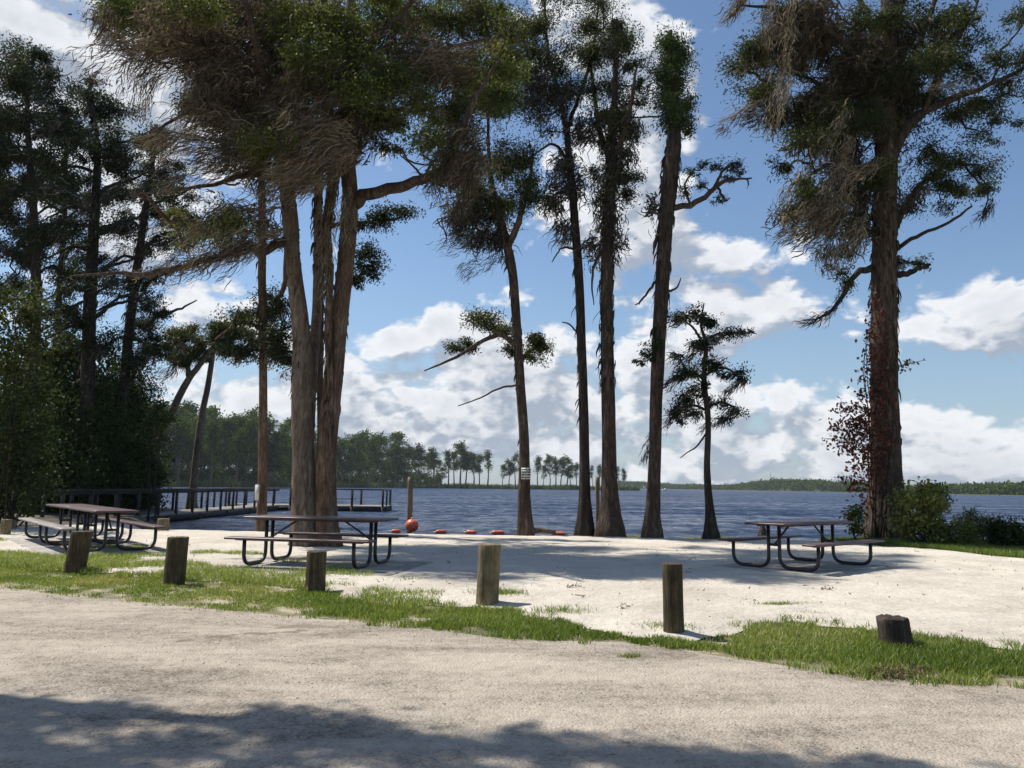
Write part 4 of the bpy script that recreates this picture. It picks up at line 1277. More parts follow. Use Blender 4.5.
# swept hair
for pts, n_, sp, ti in ((((205, 55), (165, 50), (140, 55), (115, 45)), 60, 9, .5), (((190, 60), (160, 62), (142, 80), (135, 110)), 70, 6, .6), (((150, 48), (125, 50), (95, 60), (72, 80)), 26, 3, .5), (((112, 10), (104, 20), (97, 33)), 24, 2.5, .4),
                    (((255, 135), (225, 115), (190, 120), (140, 152)), 60, 5, .75), (((250, 148), (220, 142), (180, 140), (145, 150)), 80, 5, .8), (((300, 140), (265, 150), (230, 160), (185, 165)), 60, 6, .65), (((235, 65), (205, 75), (200, 100), (190, 122)), 80, 7, .6), (((270, 165), (230, 172), (190, 178), (160, 192)), 34, 3, .55),
                    (((285, 110), (260, 125), (235, 150), (215, 165)), 80, 10, .5), (((330, 60), (290, 90), (265, 120), (250, 150)), 90, 14, .45)):
    T.sheaf(pts, n_, sp, .028, dy=-1.6, tint=ti)
for pts, n_ in ((((285, 235), (255, 232), (225, 245), (195, 262)), 50), (((270, 215), (240, 210), (215, 222), (195, 240)), 50), (((262, 245), (235, 255), (200, 265), (160, 274)), 60)):
    T.sheaf(pts, n_, 7, .028, dy=-1.2, tint=.6)
for x0 in range(125, 285, 8):
    yb = np.interp(x0, [120, 180, 245, 290], [274, 268, 250, 240])
    T.tuft(at(x0, yb, YT - 1.5 + (x0 - 120) / 160), 16, .42, .024, (-.75, 0, -.75), .1, .3)
T.finish('bark_grey', 'leaf_bright', 'moss', 'bark')

gb = gp(330, 547, 0)
T = Tree('cypress_tree', 'reddish leaning trunk tree with the long limb arching right over the beach', 'tree', gb, YT - .05)
P, r = T.trunk([(330, 548, 30), (327, 520, 26), (326, 470, 25), (329, 420, 25), (334, 370, 24), (339, 320, 22), (345, 270, 21), (349, 225, 21), (350, 190, 19), (346, 140, 17), (346, 90, 18), (350, 40, 14), (352, -20, 10), (355, -60, 6)], .2, 6, 56, 26, .12, zfl=.7)
T.barkhair(P, r, 150, .35, .03, 3, .3, 1.0, (-.1, 0, -1))
P3, r3 = T.trunk([(332, 440, 7, -.1), (330, 380, 8, -.25), (328, 330, 9, -.3), (330, 280, 9, -.3), (328, 240, 8, -.3), (332, 200, 8, -.3), (340, 165, 7, -.2), (350, 130, 5)], 0, 4, 30, 12)
T.barkhair(P3, r3, 160, .5, .03, 0, .45, 1.1, (-.1, 0, -1))
T.limb([(352, 205, 15), (372, 194, 12, -.3), (400, 186, 11, -.6), (425, 180, 10, -.8), (445, 165, 9.5, -.9), (455, 145, 9, -1), (465, 120, 7, -1), (480, 90, 5, -1), (500, 60, 3, -1)], 26, 10)
T.limb([(347, 120, 11), (375, 90, 8, .5), (405, 65, 7, .9), (440, 50, 5, 1.2), (485, 40, 4, 1.4), (520, 30, 2, 1.6)], 20)
T.limb([(348, 90, 10), (370, 50, 8, -.8), (400, 15, 6, -1.4), (430, -20, 4, -1.8)])
T.limb([(350, 60, 9), (330, 20, 7, -1), (315, -30, 5, -1.6)])
T.limb([(347, 150, 8), (330, 120, 6, -.8), (312, 90, 5, -1.3), (300, 50, 4, -1.6)])
T.limb([(425, 180, 3, -.8), (412, 165, 2, -.8), (400, 155, 1.2, -.8)], sk=False)
GRN = [(340, 40, 34, 30), (380, 30, 36, 26), (420, 25, 34, 22), (455, 15, 32, 20), (490, 20, 26, 18), (385, 70, 30, 20), (440, 70, 30, 16), (420, 100, 32, 14), (400, 115, 24, 12), (455, 105, 26, 16), (480, 90, 24, 18), (495, 65, 20, 18), (375, 125, 26, 14), (420, 140, 22, 10), (440, 125, 24, 12), (395, 145, 18, 7), (475, 60, 26, 16), (505, 95, 16, 16), (360, 90, 24, 22), (325, 80, 24, 22), (360, -25, 60, 24), (440, -20, 60, 22), (510, 30, 16, 18), (350, 140, 20, 14)]
for c in GRN:
    T.clump(*c, dy=rng.choice([rng.uniform(-2.5, 1), rng.uniform(1, 5.5)]), cov=1.6, moss=.55, mlen=.5, mwid=.03, wind=WL, tint=.42, L=.12, W=.055)
BR = [(330, 60, 30, 34, 1), (360, 70, 30, 30, 1), (400, 55, 40, 18, 1), (440, 60, 44, 12, 1), (390, 90, 34, 16, 1), (335, 130, 30, 26, 1.1), (360, 115, 24, 24, 1), (420, 85, 30, 12, .9), (460, 130, 20, 20, .9), (462, 160, 22, 24, 1.2), (478, 150, 16, 26, 1), (475, 30, 36, 18, .7), (400, 20, 40, 20, .8), (445, 185, 14, 14, .9), (330, 20, 40, 22, .9)]
for c in BR:
    T.mossblob(*c[:4], dens=c[4] * 1.0, dy=rng.choice([rng.uniform(-1.6, .8), rng.uniform(.8, 4.5)]), mlen=.55, mwid=.028, wind=WL, tint=.36, per=26, ryd=1.4)
for pts, n_, sp, ti, dy in ((((352, 145), (330, 140), (305, 155), (270, 170)), 110, 7, .85, -1.5), (((355, 155), (330, 162), (300, 175), (265, 182)), 100, 6, .85, -1.5), (((350, 130), (325, 128), (300, 135), (285, 150)), 70, 6, .9, -1.6), (((345, 165), (325, 180), (300, 185), (262, 200)), 70, 6, .7, -1.4),
                        (((500, 40), (460, 52), (415, 55), (365, 50)), 90, 5, .55, -.6), (((480, 70), (440, 72), (400, 85), (370, 80)), 70, 6, .4, -.9), (((345, 60), (325, 65), (300, 75), (285, 95)), 70, 7, .75, -1.6), (((350, 95), (325, 100), (305, 112), (290, 120)), 60, 5, .8, -1.6),
                        (((470, 120), (455, 140), (445, 165), (438, 190)), 60, 9, .35, -1), (((480, 150), (470, 175), (465, 200), (455, 215)), 40, 6, .3, -.8), (((350, 190), (346, 215), (344, 245)), 30, 4, .7, -.5), (((338, 190), (332, 230), (330, 270), (326, 300)), 40, 3, .6, -.5)):
    T.sheaf(pts, n_, sp, .028, dy=dy, tint=ti)
T.finish('bark_red', 'leaf_bright', 'moss', 'bark')

# straight thin trunk px 262
gb = gp(262, 531, -.02)
T = Tree('cypress_tree', 'straight slim reddish trunk with a small pale sign, left of the twin trunk tree', 'tree', gb, gb[1])
P, r = T.trunk([(261, 533, 12), (262, 500, 11), (263, 430, 10.5), (263, 350, 10), (262, 270, 10), (262, 200, 9.5), (260, 150, 8), (258, 100, 6), (255, 40, 4)], .35, 5, 44, 16)
T.barkhair(P, r, 200, .5, .03, 6, .3, 1.1)
T.limb([(264, 290, 5), (275, 300, 5, .2), (284, 285, 5, .3), (287, 240, 5, .3), (285, 200, 4, .4)])
T.limb([(262, 330, 4), (245, 322, 3.5, -.2), (228, 330, 3, -.4), (215, 340, 2, -.5)])
T.limb([(262, 240, 4), (285, 228, 3, .5), (300, 230, 2, .6)])
T.limb([(262, 260, 4), (240, 235, 3, .5), (215, 215, 2, .8)])
for c in ((250, 315, 20, 12), (235, 322, 20, 10), (272, 335, 16, 14), (280, 355, 14, 10), (262, 310, 18, 14), (275, 310, 16, 16), (215, 235, 20, 12), (190, 240, 18, 10), (235, 250, 24, 10)):
    T.clump(*c, dy=rng.uniform(-.8, .8), cov=1.0, moss=.5, mlen=.4, mwid=.03, wind=WL, tint=.4)
for c in ((245, 218, 22, 12), (235, 245, 20, 10), (262, 190, 14, 24), (272, 235, 10, 24)):
    T.mossblob(*c, dens=.35, mlen=.5, mwid=.028, wind=WL, tint=.3, per=20)
T.finish('bark_red', 'leaf_cyp', 'moss')

# tree behind carrying the dark sprays between the trunks
gb = gp(322, 535, -.02)
T = Tree('cypress_tree', 'hidden tree behind the twin trunks with dark sprays poking out to the right', 'tree', gb, gb[1] + .5)
P, r = T.trunk([(322, 536, 12), (321, 450, 9), (320, 350, 8), (322, 250, 8), (330, 180, 6), (335, 120, 4)], .3, 5, 40, 14)
T.limb([(322, 230, 6), (345, 222, 4, .2), (375, 222, 3, .4), (400, 218, 2, .5)])
T.limb([(321, 290, 5), (340, 285, 4, .2), (360, 275, 3, .4), (375, 262, 2, .5)])
T.limb([(320, 330, 4), (300, 325, 3, .2), (280, 330, 2, .3)])
T.limb([(320, 360, 4), (290, 352, 3, .3), (255, 350, 2, .5), (222, 352, 1.2, .6)])
for c in ((385, 212, 22, 9), (405, 212, 14, 8), (370, 222, 20, 6), (372, 265, 14, 14), (365, 250, 10, 12), (378, 275, 9, 8), (360, 280, 10, 8)):
    T.clump(*c, dy=rng.uniform(-.4, .6), cov=1.8, moss=.35, mlen=.35, mwid=.03, wind=(-.5, 0, -.8), tint=.22)
for c in ((225, 350, 16, 7), (250, 350, 18, 7), (275, 352, 16, 8), (290, 365, 12, 10), (240, 355, 14, 6), (280, 300, 12, 12), (285, 330, 12, 14)):
    T.clump(*c, dy=rng.uniform(-.4, .6), cov=1.4, moss=.5, mlen=.4, mwid=.03, wind=(-.6, 0, -.75), tint=.25)
T.barkhair(P, r, 200, .6, .035, 4, .25, 1.2, (-.1, 0, -1))
T.finish('bark_dark', 'leaf_dark', 'moss_grey')


# signs nailed to trunks
def board(px, py, Y, w, h, label, rows=None, rz=0.0):
    c = at(px, py, Y)
    root = thing('notice_sign', label, 'sign', c, rz)
    W, Hh = px2m(w, Y), px2m(h, Y)
    m = MB(); box(m, (0, 0, 0), (W, .012, Hh)); bd = m.build('board', M['white_sign'], root)
    if rows:
        m = MB()
        for k in range(rows):
            z = Hh * (.5 - (k + .6) / (rows + .2))
            x = -W * .44
            while x < W * .4:
                l = min(W * rng.uniform(.15, .35), W * .44 - x)
                box(m, (x + l / 2, -.008, z), (l, .003, Hh * .45 / rows)); x += l + W * .05
        m.build('lettering', M['ink'], bd)
    m = MB()
    for s in (-1, 1):
        tube(m, [(0, -.016, s * Hh * .44), (0, 0, s * Hh * .44)], .012, 6)
    m.build('nail', M['steel'], bd)


Ys = shore_base(525, 532)[1]
board(526, 473.5, Ys - .36, 9.2, 11, 'white notice with dark lines of text on the leaning cypress trunk', 4)
Ys = gp(262, 531, -.02)[1]
board(257, 492.5, Ys - .22, 4.6, 15, 'narrow pale upright sign on the slim reddish trunk near the boardwalk', None, R(-15))


# ------------------------------------------------------------------ leaning pair beyond the boardwalk
T = Tree('leaning_cypress', 'pale trunk leaning right over the boardwalk, left of the leaning pair', 'tree', at(143, 515, 43), 43)
P, r = T.trunk([(143, 516, 12), (148, 480, 10), (160, 440, 9), (175, 405, 8.5), (188, 380, 8), (200, 365, 6), (212, 350, 4)], .4, 5, 36, 14, sink=1.2)
T.limb([(190, 378, 6), (185, 355, 4, -.5), (178, 338, 3, -1)])
T.limb([(196, 368, 5), (215, 345, 4, .5), (235, 335, 3, 1)])
for c in ((178, 340, 14, 10), (190, 335, 16, 10), (200, 345, 14, 10), (182, 355, 12, 10), (195, 358, 12, 8), (172, 350, 9, 9)):
    T.clump(*c, dy=rng.uniform(-.8, .8), cov=1.6, moss=.5, mlen=.8, mwid=.05, wind=(-.6, 0, -.75), tint=.6, L=.2, W=.08)
T.sheaf([(215, 330), (195, 352), (170, 372), (152, 382)], 50, 4, .05, tint=.7)
T.mossblob(182, 360, 12, 8, dens=.5, mlen=1, mwid=.05, wind=WL, tint=.5)
T.finish('bark_grey', 'leaf_cyp', 'moss')
T = Tree('leaning_cypress', 'thin dark trunk right of the leaning pair with swept foliage', 'tree', at(190, 515, 43.5), 43.5)
P, r = T.trunk([(190, 516, 12), (193, 490, 9), (197, 450, 8), (201, 420, 7.5), (207, 390, 7), (212, 360, 6), (215, 335, 4)], .9, 5, 36, 14, sink=1.2)
T.limb([(212, 352, 4), (230, 340, 4, .5), (250, 335, 3, .8), (270, 332, 2, 1)])
T.limb([(210, 362, 4), (200, 345, 3, -.3), (185, 335, 2, -.5)])
for c in ((225, 332, 16, 10), (240, 328, 16, 9), (220, 345, 14, 8), (255, 340, 14, 10), (275, 345, 14, 8), (240, 350, 18, 6), (215, 325, 12, 8)):
    T.clump(*c, dy=rng.uniform(-.8, .8), cov=1.5, moss=.4, mlen=.8, mwid=.05, wind=(-.6, 0, -.75), tint=.5, L=.2, W=.08)
T.sheaf([(245, 315), (225, 332), (210, 350), (195, 362)], 40, 4, .05, tint=.6)
T.finish('bark_grey', 'leaf_cyp', 'moss')


# ------------------------------------------------------------------ woods on the left
def wood_tree(label, Yd, trunk, clumps, sheafs=(), limbs=(), bark='bark_dark', leaf='leaf_dark', cov=1.0, tint=.4, zb=0.0, moss=.45):
    b0 = at(trunk[0][0], trunk[0][1], Yd)
    b0[2] = zb
    T = Tree('cypress_tree', label, 'tree', b0, Yd)
    q = at(trunk[0][0], trunk[0][1], Yd)
    P, r = T.trunk(trunk, .3, 5, 44, 14, sink=max(.3, q[2] - zb + .3))
    T.barkhair(P, r, 200, .7, .05, 4, .2, 1.2, (-.3, 0, -1))
    for l in limbs:
        T.limb(l)
    for c in clumps:
        T.clump(c[0], c[1], c[2] * 1.15, c[3] * 1.2, dy=rng.uniform(-1.8, 1.8), cov=cov * 1.15, moss=moss, mlen=.8, mwid=.045, wind=(-.75, 0, -.6), tint=tint, L=.19, W=.075)
    for s in sheafs:
        T.sheaf(s, 34, 4, .04, tint=.3)
    T.finish(bark, leaf, 'moss_grey')


def hooks(x0, ys, dx=70, n=1):
    """wind-swept limbs: rise to the right, hair trails to the lower left"""
    out = []
    for y in ys:
        out.append([(x0, y, 4.5), (x0 + dx * .3, y - 14, 3.5, .3), (x0 + dx * .65, y - 20, 2.5, .6), (x0 + dx, y - 30, 1.2, .8)])
        out.append([(x0, y + 12, 4), (x0 - dx * .3, y + 6, 3, -.4), (x0 - dx * .6, y + 14, 2, -.6), (x0 - dx * .85, y + 22, 1, -.7)])
    return out


wood_tree('tall moss-hung cypress nearest the left edge of the woods', 31,
          [(32, 512, 15), (33, 440, 14), (35, 360, 13), (36, 280, 12), (34, 220, 10), (30, 160, 8), (27, 110, 6), (32, 70, 3), (36, 45, 1.5)],
          [(34, 50, 18, 10), (30, 70, 26, 16), (10, 85, 24, 18), (50, 92, 24, 14), (20, 115, 30, 16), (60, 125, 26, 14), (5, 150, 24, 20), (40, 150, 30, 14), (25, 185, 28, 16), (5, 215, 22, 18), (55, 190, 22, 12), (15, 250, 26, 14), (45, 240, 20, 12), (-10, 110, 24, 30), (-10, 190, 24, 30), (15, 290, 24, 14), (15, 60, 18, 12)],
          [[(40, 180), (20, 195), (-5, 215)], [(45, 220), (25, 240), (0, 255)], [(30, 250), (15, 275), (-5, 290)]],
          hooks(33, (140, 190, 240), 45), cov=1.15, tint=.42)
wood_tree('dark cypress with wind-swept limbs in the middle of the left woods', 34,
          [(80, 512, 17), (85, 440, 17), (88, 370, 16.5), (90, 300, 15.5), (93, 240, 13), (96, 190, 10), (97, 140, 6), (92, 100, 3), (90, 85, 1.5)],
          [(92, 88, 16, 8), (90, 100, 24, 12), (112, 112, 22, 12), (75, 125, 26, 13), (120, 135, 22, 12), (95, 155, 30, 12), (70, 175, 26, 10), (125, 170, 22, 10), (100, 200, 28, 10), (75, 225, 26, 9), (125, 225, 24, 9), (95, 255, 26, 9), (70, 285, 20, 9), (115, 280, 22, 9), (85, 320, 22, 10), (105, 345, 20, 14), (70, 350, 20, 12)],
          [[(130, 180), (105, 200), (70, 225)], [(135, 215), (110, 235), (75, 255)], [(130, 250), (105, 270), (65, 295)], [(125, 290), (100, 310), (70, 325)], [(120, 150), (95, 170), (65, 190)]],
          hooks(92, (160, 200, 240, 280, 320), 60), cov=1.05, tint=.36)
wood_tree('cypress leaning right at the water side of the left woods', 37,
          [(108, 512, 15), (115, 450, 13), (122, 400, 13), (128, 340, 12), (134, 290, 11), (141, 240, 9.5), (148, 195, 7), (153, 160, 5), (152, 130, 2)],
          [(152, 132, 12, 9), (150, 145, 16, 12), (160, 175, 26, 11), (140, 190, 22, 10), (175, 195, 20, 9), (155, 215, 30, 8), (185, 222, 18, 8), (150, 245, 26, 7), (175, 240, 22, 7), (145, 280, 20, 8), (160, 305, 18, 10), (150, 330, 18, 12), (140, 360, 20, 14), (160, 350, 12, 8), (130, 390, 22, 14), (125, 160, 16, 10)],
          [[(190, 205), (165, 222), (130, 245)], [(195, 225), (170, 240), (135, 265)], [(180, 250), (155, 275), (120, 300)], [(165, 290), (145, 315), (115, 335)], [(165, 170), (140, 185), (110, 205)]],
          hooks(142, (215, 250, 290, 330), 55), cov=1.1, tint=.38)
wood_tree('slim cypress far back between the first two trunks of the left woods', 38,
          [(60, 510, 9), (62, 420, 8), (58, 320, 7.5), (64, 230, 6), (66, 160, 4), (70, 120, 2)],
          [(65, 135, 22, 16), (50, 170, 24, 14), (75, 200, 24, 12), (55, 235, 24, 12), (70, 270, 22, 12), (50, 310, 24, 14), (65, 350, 24, 16), (45, 380, 22, 18)],
          [[(80, 210), (60, 230), (35, 250)], [(75, 280), (55, 300), (30, 315)]], hooks(62, (200, 260, 320), 40), cov=1.0, tint=.3)


def bush(label, px, py, rx, ry, Yd, n, leaf='leaf_gloss', L=.13, W=.075, tint=.4, zb=0.0, name='shrub', cat='shrub', group=None, stems=7):
    c = at(px, py, Yd)
    base = np.array([c[0], c[1], zb])
    root = thing(name, label, cat, base, 0, group)
    ax = np.array([px2m(rx, Yd), px2m((rx + ry) / 2, Yd) * .8, px2m(ry, Yd)])
    lf = MB(); st = MB()
    q_ = max(1, Yd / 27); n = int(n * 1.5); L *= .8 * q_; W *= .8 * q_
    k = 60
    cen = c + rand_unit(k) * rng.uniform(.3, 1, (k, 1)) ** .6 * ax
    for i in range(k):
        m = int(n / k * rng.gamma(2, .5))
        sp = ax.mean() * rng.uniform(.08, .34)
        pos = cen[i] + rng.normal(0, sp, (m, 3))
        pos = pos[pos[:, 2] > zb + .02]
        leaves(lf, pos, L, W, (0, 0, -.15), .6, tint + rng.normal(0, .15))
    for i in range(stems):
        e = cen[rng.integers(0, k)]
        s0 = base + rng.normal(0, .15, 3) * np.array([1, 1, 0]) + [0, 0, -.05]
        tube(st, smooth_path([s0, (s0 * .5 + e * .5) + rng.normal(0, .12, 3), e], 8), np.linspace(.03, .008, 8), 5)
    st.build('stem', M['bark_dark'], root, base); lf.build('foliage', M[leaf], root, base)


bush('bright green leafy sapling at the left edge of the picture', 12, 330, 30, 50, 22, 3600, 'leaf_cyp', .15, .08, .42, name='sapling')
bush('pale green bushy growth below the sapling at the left edge', 14, 420, 32, 50, 22.5, 4600, 'leaf_gloss', .14, .08, .36)
bush('dark broad shrub at the left edge behind the short posts', 12, 480, 40, 40, 23, 6000, tint=.3)
bush('dark shrub behind the far picnic table', 55, 475, 34, 46, 32.5, 7500, tint=.28)
bush('tall dark shrub beneath the wind-swept cypress', 85, 430, 36, 52, 34.5, 7500, tint=.3)
bush('dark shrub where the boardwalk meets the woods', 105, 480, 32, 40, 36, 7000, tint=.32)
bush('leafy tall shrub beneath the leaning woodland cypress', 130, 430, 30, 46, 38, 6500, tint=.4)
bush('last dark shrub of the woods beside the open water', 142, 482, 20, 38, 39.5, 5200, tint=.42)
bush('dense dark thicket deep in the left woods', 40, 400, 44, 60, 35, 7000, tint=.25, L=.18, W=.1)
bush('dense dark thicket at the back of the left woods', 100, 395, 44, 50, 39, 7000, tint=.25, L=.18, W=.1)
bush('dark thicket low in the back of the left woods', 30, 470, 60, 46, 37, 6500, tint=.22, L=.2, W=.11)
bush('low thicket in shade behind the boardwalk rail', 110, 472, 44, 40, 40, 6500, tint=.25, L=.2, W=.11)
bush('small light leafed sprig hanging by the leaning trunk', 160, 415, 9, 16, 29, 500, 'leaf_gloss', .2, .09, .6, stems=3)

# shrubs on the right bank
bush('large leafy shrub at the right foot of the big trunk', 922, 515, 24, 28, 20.2, 2300, 'leaf_bright', .13, .08, .9)
bush('upper shoots of a dark shrub behind the big trunk', 930, 498, 16, 14, 21.5, 900, 'leaf_bright', .14, .08, .55)
bush('pale weedy shrub between the leafy shrub and the dark one', 955, 535, 22, 14, 20, 1400, 'leaf_bright', .12, .05, .85)
bush('thin yellowish weeds by the water right of the leafy shrub', 975, 528, 18, 14, 21.5, 1500, 'leaf_bright', .16, .03, .5)
bush('dark shrub at the right edge of the picture', 1012, 535, 22, 15, 19.5, 3000, 'leaf_gloss', .1, .06, .25)
bush('light green sprig at the left foot of the big trunk', 856, 520, 9, 14, 21, 420, 'leaf_bright', .14, .07, .5, stems=4)

# cypress knee, log
kb = gp(789.5, 539, -.03)
mb = MB()
tube(mb, smooth_path([(0, 0, -.1), (.01, 0, .12), (.02, 0, .25), (.03, 0, .36)], 10), np.linspace(.17, .03, 10), 12, (4, np.linspace(.2, .05, 10), 1.0), .1)
o = mb.build('cypress_knee', M['stump'], smooth=True); o.location = tuple(kb + np.array([0, 2.5, -.05]))
tag(o, 'dark pointed root knob at the shore behind the right table', 'root')
kb = gp(543, 532.5, -.04)
mb = MB()
tube(mb, smooth_path([(-.32, 0, .04), (-.1, .05, .07), (.15, 0, .05), (.38, .06, .02)], 12), np.linspace(.1, .05, 12), 10, None, .2)
o = mb.build('driftwood_log', M['deadwood'], smooth=True); o.location = tuple(kb)
tag(o, 'short dark log lying at the foot of the signed cypress', 'log')


# ------------------------------------------------------------------ far shores
def shore_strip(name, pts, depth, h, mat):
    mb = MB()
    P = smooth_path([(x, y) for x, y in pts], 80)
    n = len(P)
    V = []
    for k, (x, y) in enumerate(P):
        d = np.array([x, y]) / math.hypot(x, y)
        j = 6 * (fbm(np.array(k * .35), np.array(2.2)) - .5)
        for f, z in ((j, -1.5), (j + 1.5, WZ + .25), (j + depth * .3, WZ + .25 + h * .7), (j + depth, WZ + .25 + h)):
            V.append([x + d[0] * f, y + d[1] * f, z])
    idx = np.arange(n * 4).reshape(n, 4)
    q = np.stack([idx[:-1, :-1], idx[1:, :-1], idx[1:, 1:], idx[:-1, 1:]], -1).reshape(-1, 4)
    mb.add(V, q)
    return tag(mb.build(name, mat, smooth=True), kind='structure'), P


def polar(px, Y):
    return ((px - 512) / F * Y * 1.0, Y)


LEFT = [polar(-160, 190), polar(0, 220), polar(130, 255), polar(200, 285), polar(280, 330), polar(350, 390), polar(430, 450), polar(500, 480), polar(570, 500), polar(640, 520)]
marsh, LP = shore_strip('marsh', LEFT, 90, .7, M['marsh'])


def reeds_strip():
    mb = MB()
    n = 30000
    t = rng.uniform(0, len(LP) - 1.01, n); i = t.astype(int); f = t - i
    xy = LP[i] * (1 - f)[:, None] + LP[i + 1] * f[:, None]
    d = xy / np.linalg.norm(xy, axis=1, keepdims=True)
    xy = xy + d * (rng.uniform(0, 1, n) ** 1.5 * 45 - 1)[:, None]
    blades(mb, np.column_stack([xy, np.full(n, WZ)]), np.full(n, 2.4) * (.5 + fbm(xy[:, 0] * .08, xy[:, 1] * .08, 3)), .55, .6, .45)
    tag(mb.build('reeds', M['reed']), 'strip of green marsh reeds along the far left shore', 'reeds', None, 'stuff')


reeds_strip()


def far_proto(name, h, kind, sd):
    """tree of height ~h built at the origin"""
    g = np.random.default_rng(sd)
    tr = MB(); cr = MB(); ms = MB()
    bend = g.normal(0, .04 * h, (3, 2))
    P = smooth_path([(0, 0, -.6), (bend[0, 0] * .4, bend[0, 1] * .4, h * .35), (bend[1, 0], bend[1, 1], h * .7), (bend[2, 0], bend[2, 1], h * .97)], 12)
    tube(tr, P, np.linspace(.018 * h + .12, .05, 12), 6)
    if kind == 'round':
        zs = (.3, 1); wid = .25
    elif kind == 'tall':
        zs = (.5, 1); wid = .15
    else:
        zs = (.52, 1); wid = .13
    k = {'round': 50, 'tall': 34, 'tuft': 22}[kind]
    for j in range(k):
        z = h * g.uniform(*zs)
        c = np.array([np.interp(z, P[:, 2], P[:, 0]), np.interp(z, P[:, 2], P[:, 1]), z])
        t = (z / h - zs[0]) / (zs[1] - zs[0])
        w = wid * h * (1 - .55 * t ** 2) * g.uniform(.15, 1)
        a = g.uniform(0, 6.28)
        e = c + np.array([math.cos(a) * w, math.sin(a) * w, g.uniform(-.02, .04) * h])
        tube(tr, [c, (c + e) / 2 + [0, 0, .02 * h], e], [.1, .07, .04], 3, cap=False)
        m = int(g.integers(28, 60))
        pos = e + g.normal(0, 1, (m, 3)) * np.array([.042, .042, .034]) * h
        leaves(cr, pos, .042 * h, .022 * h, (0, 0, -.2), .5, .45 + g.normal(0, .15))
        if g.random() < .22:
            strands(ms, e + g.normal(0, .025 * h, (8, 3)), .09 * h, .014 * h, (-.3, 0, -.9), .3, 3, .1, .5)
    root = thing(name, 'x', 'tree', (0, 0, 0))
    tr.build('trunk', M['bark_grey'], root); cr.build('crown', M['leaf_far'], root)
    if ms.n:
        ms.build('spanish_moss', M['moss_grey'], root)
    return root


protos = {}
for kind in ('round', 'tall', 'tuft'):
    protos[kind] = [far_proto('far_tree', 20, kind, 30 + 7 * j + len(kind)) for j in range(4)]
used = set()


def put_far(kind, x, y, h, label, group, z=WZ + .3):
    p = protos[kind][random.randrange(4)]
    if p.name in used:
        o = copy_tree(p)
    else:
        o = p; used.add(p.name)
    s = h / 20
    o.location = (x, y, z); o.scale = (s * random.uniform(.85, 1.2), s * random.uniform(.85, 1.2), s); o.rotation_euler = (0, 0, random.uniform(0, 6.28))
    o['label'] = label; o['category'] = 'tree'; o['group'] = group


def shore_at(px):
    a = (LP[:, 0] / LP[:, 1]); t = (px - 512) / F
    return float(np.interp(t, a, LP[:, 1]))


def far_top(px):   # canopy top row of the left far wood in the photo
    return np.interp(px, [-150, 100, 160, 200, 230, 262, 290, 330, 370, 400, 430], [400, 405, 408, 412, 411, 416, 420, 430, 436, 438, 448])


for k in range(58):                                   # front row, trunks visible
    px = -120 + 545 * (k + random.uniform(-.3, .3)) / 58
    Yd = shore_at(px) + random.uniform(6, 22)
    zt = at(px, far_top(px) + random.uniform(4, 26), Yd)[2]
    x = at(px, 480, Yd)[0]
    put_far('tall' if random.random() < .7 else 'round', x, Yd, zt + .4, 'moss-hung cypress in the dense far wood left of the gap in the shoreline', 'trees in the far left wood')
for k in range(62):                                   # body of the wood
    px = -130 + 540 * (k + random.uniform(-.4, .4)) / 62
    Yd = shore_at(px) + random.uniform(24, 75)
    zt = at(px, far_top(px) + random.uniform(-4, 12), Yd)[2]
    x = at(px, 480, Yd)[0]
    put_far('round', x, Yd, zt + .4, 'moss-hung cypress in the dense far wood left of the gap in the shoreline', 'trees in the far left wood')
# loose row of single trees along the marsh point
ROW = [(412, 449, 'tall'), (420, 446, 'tall'), (428, 455, 'tall'), (434, 450, 'tall'), (441, 462, 'round'), (449, 452, 'tuft'), (455, 452, 'tall'), (461, 444, 'tall'), (466, 452, 'tall'), (474, 455, 'tall'), (480, 456, 'tall'), (488, 453, 'tuft'), (503, 466, 'tall'), (509, 461, 'tall'), (516, 454, 'tuft'), (521, 456, 'tuft'), (538, 458, 'tuft'), (544, 467, 'tall'), (550, 457, 'tall'), (556, 459, 'tall'), (561, 460, 'tall'), (567, 457, 'tuft'), (571, 466, 'tall'), (577, 465, 'tuft'), (592, 467, 'tuft'), (600, 466, 'tuft'), (618, 468, 'tuft'), (624, 470, 'tall')]
for px, top, kind in ROW:
    Yd = shore_at(px) + random.uniform(5, 25)
    p = at(px, top, Yd)
    put_far(kind, p[0], Yd, p[2] + .4, 'lone far cypress standing apart on the low green marsh point', 'single trees on the marsh point')
for plist in protos.values():
    for p in plist:
        if p.name not in used:
            for ch in list(p.children):
                bpy.data.objects.remove(ch)
            bpy.data.objects.remove(p)

# undergrowth in the far left wood
mb = MB()
for k in range(5200):
    px = rng.uniform(-140, 440); Yd = shore_at(px) + rng.uniform(10, 50)
    c = at(px, 480, Yd); c[2] = rng.uniform(0, .34) * 22 * (.6 + .8 * float(vnoise(px * .15, Yd * .03)))
    leaves(mb, c + rng.normal(0, .9, (14, 3)), 1.1, .6, (0, 0, -.1), .5, .3)
tag(mb.build('undergrowth', M['leaf_far']), 'dark undergrowth beneath the far left wood', 'undergrowth', None, 'stuff')

# hazy shore on the right
RIGHT = [polar(600, 1500), polar(660, 1350), polar(720, 1150), polar(780, 950), polar(870, 760), polar(950, 600), polar(1024, 500), polar(1150, 420), polar(1400, 330)]
far_sh, RP = shore_strip('far_shore', RIGHT, 160, 1.0, M['marsh'])


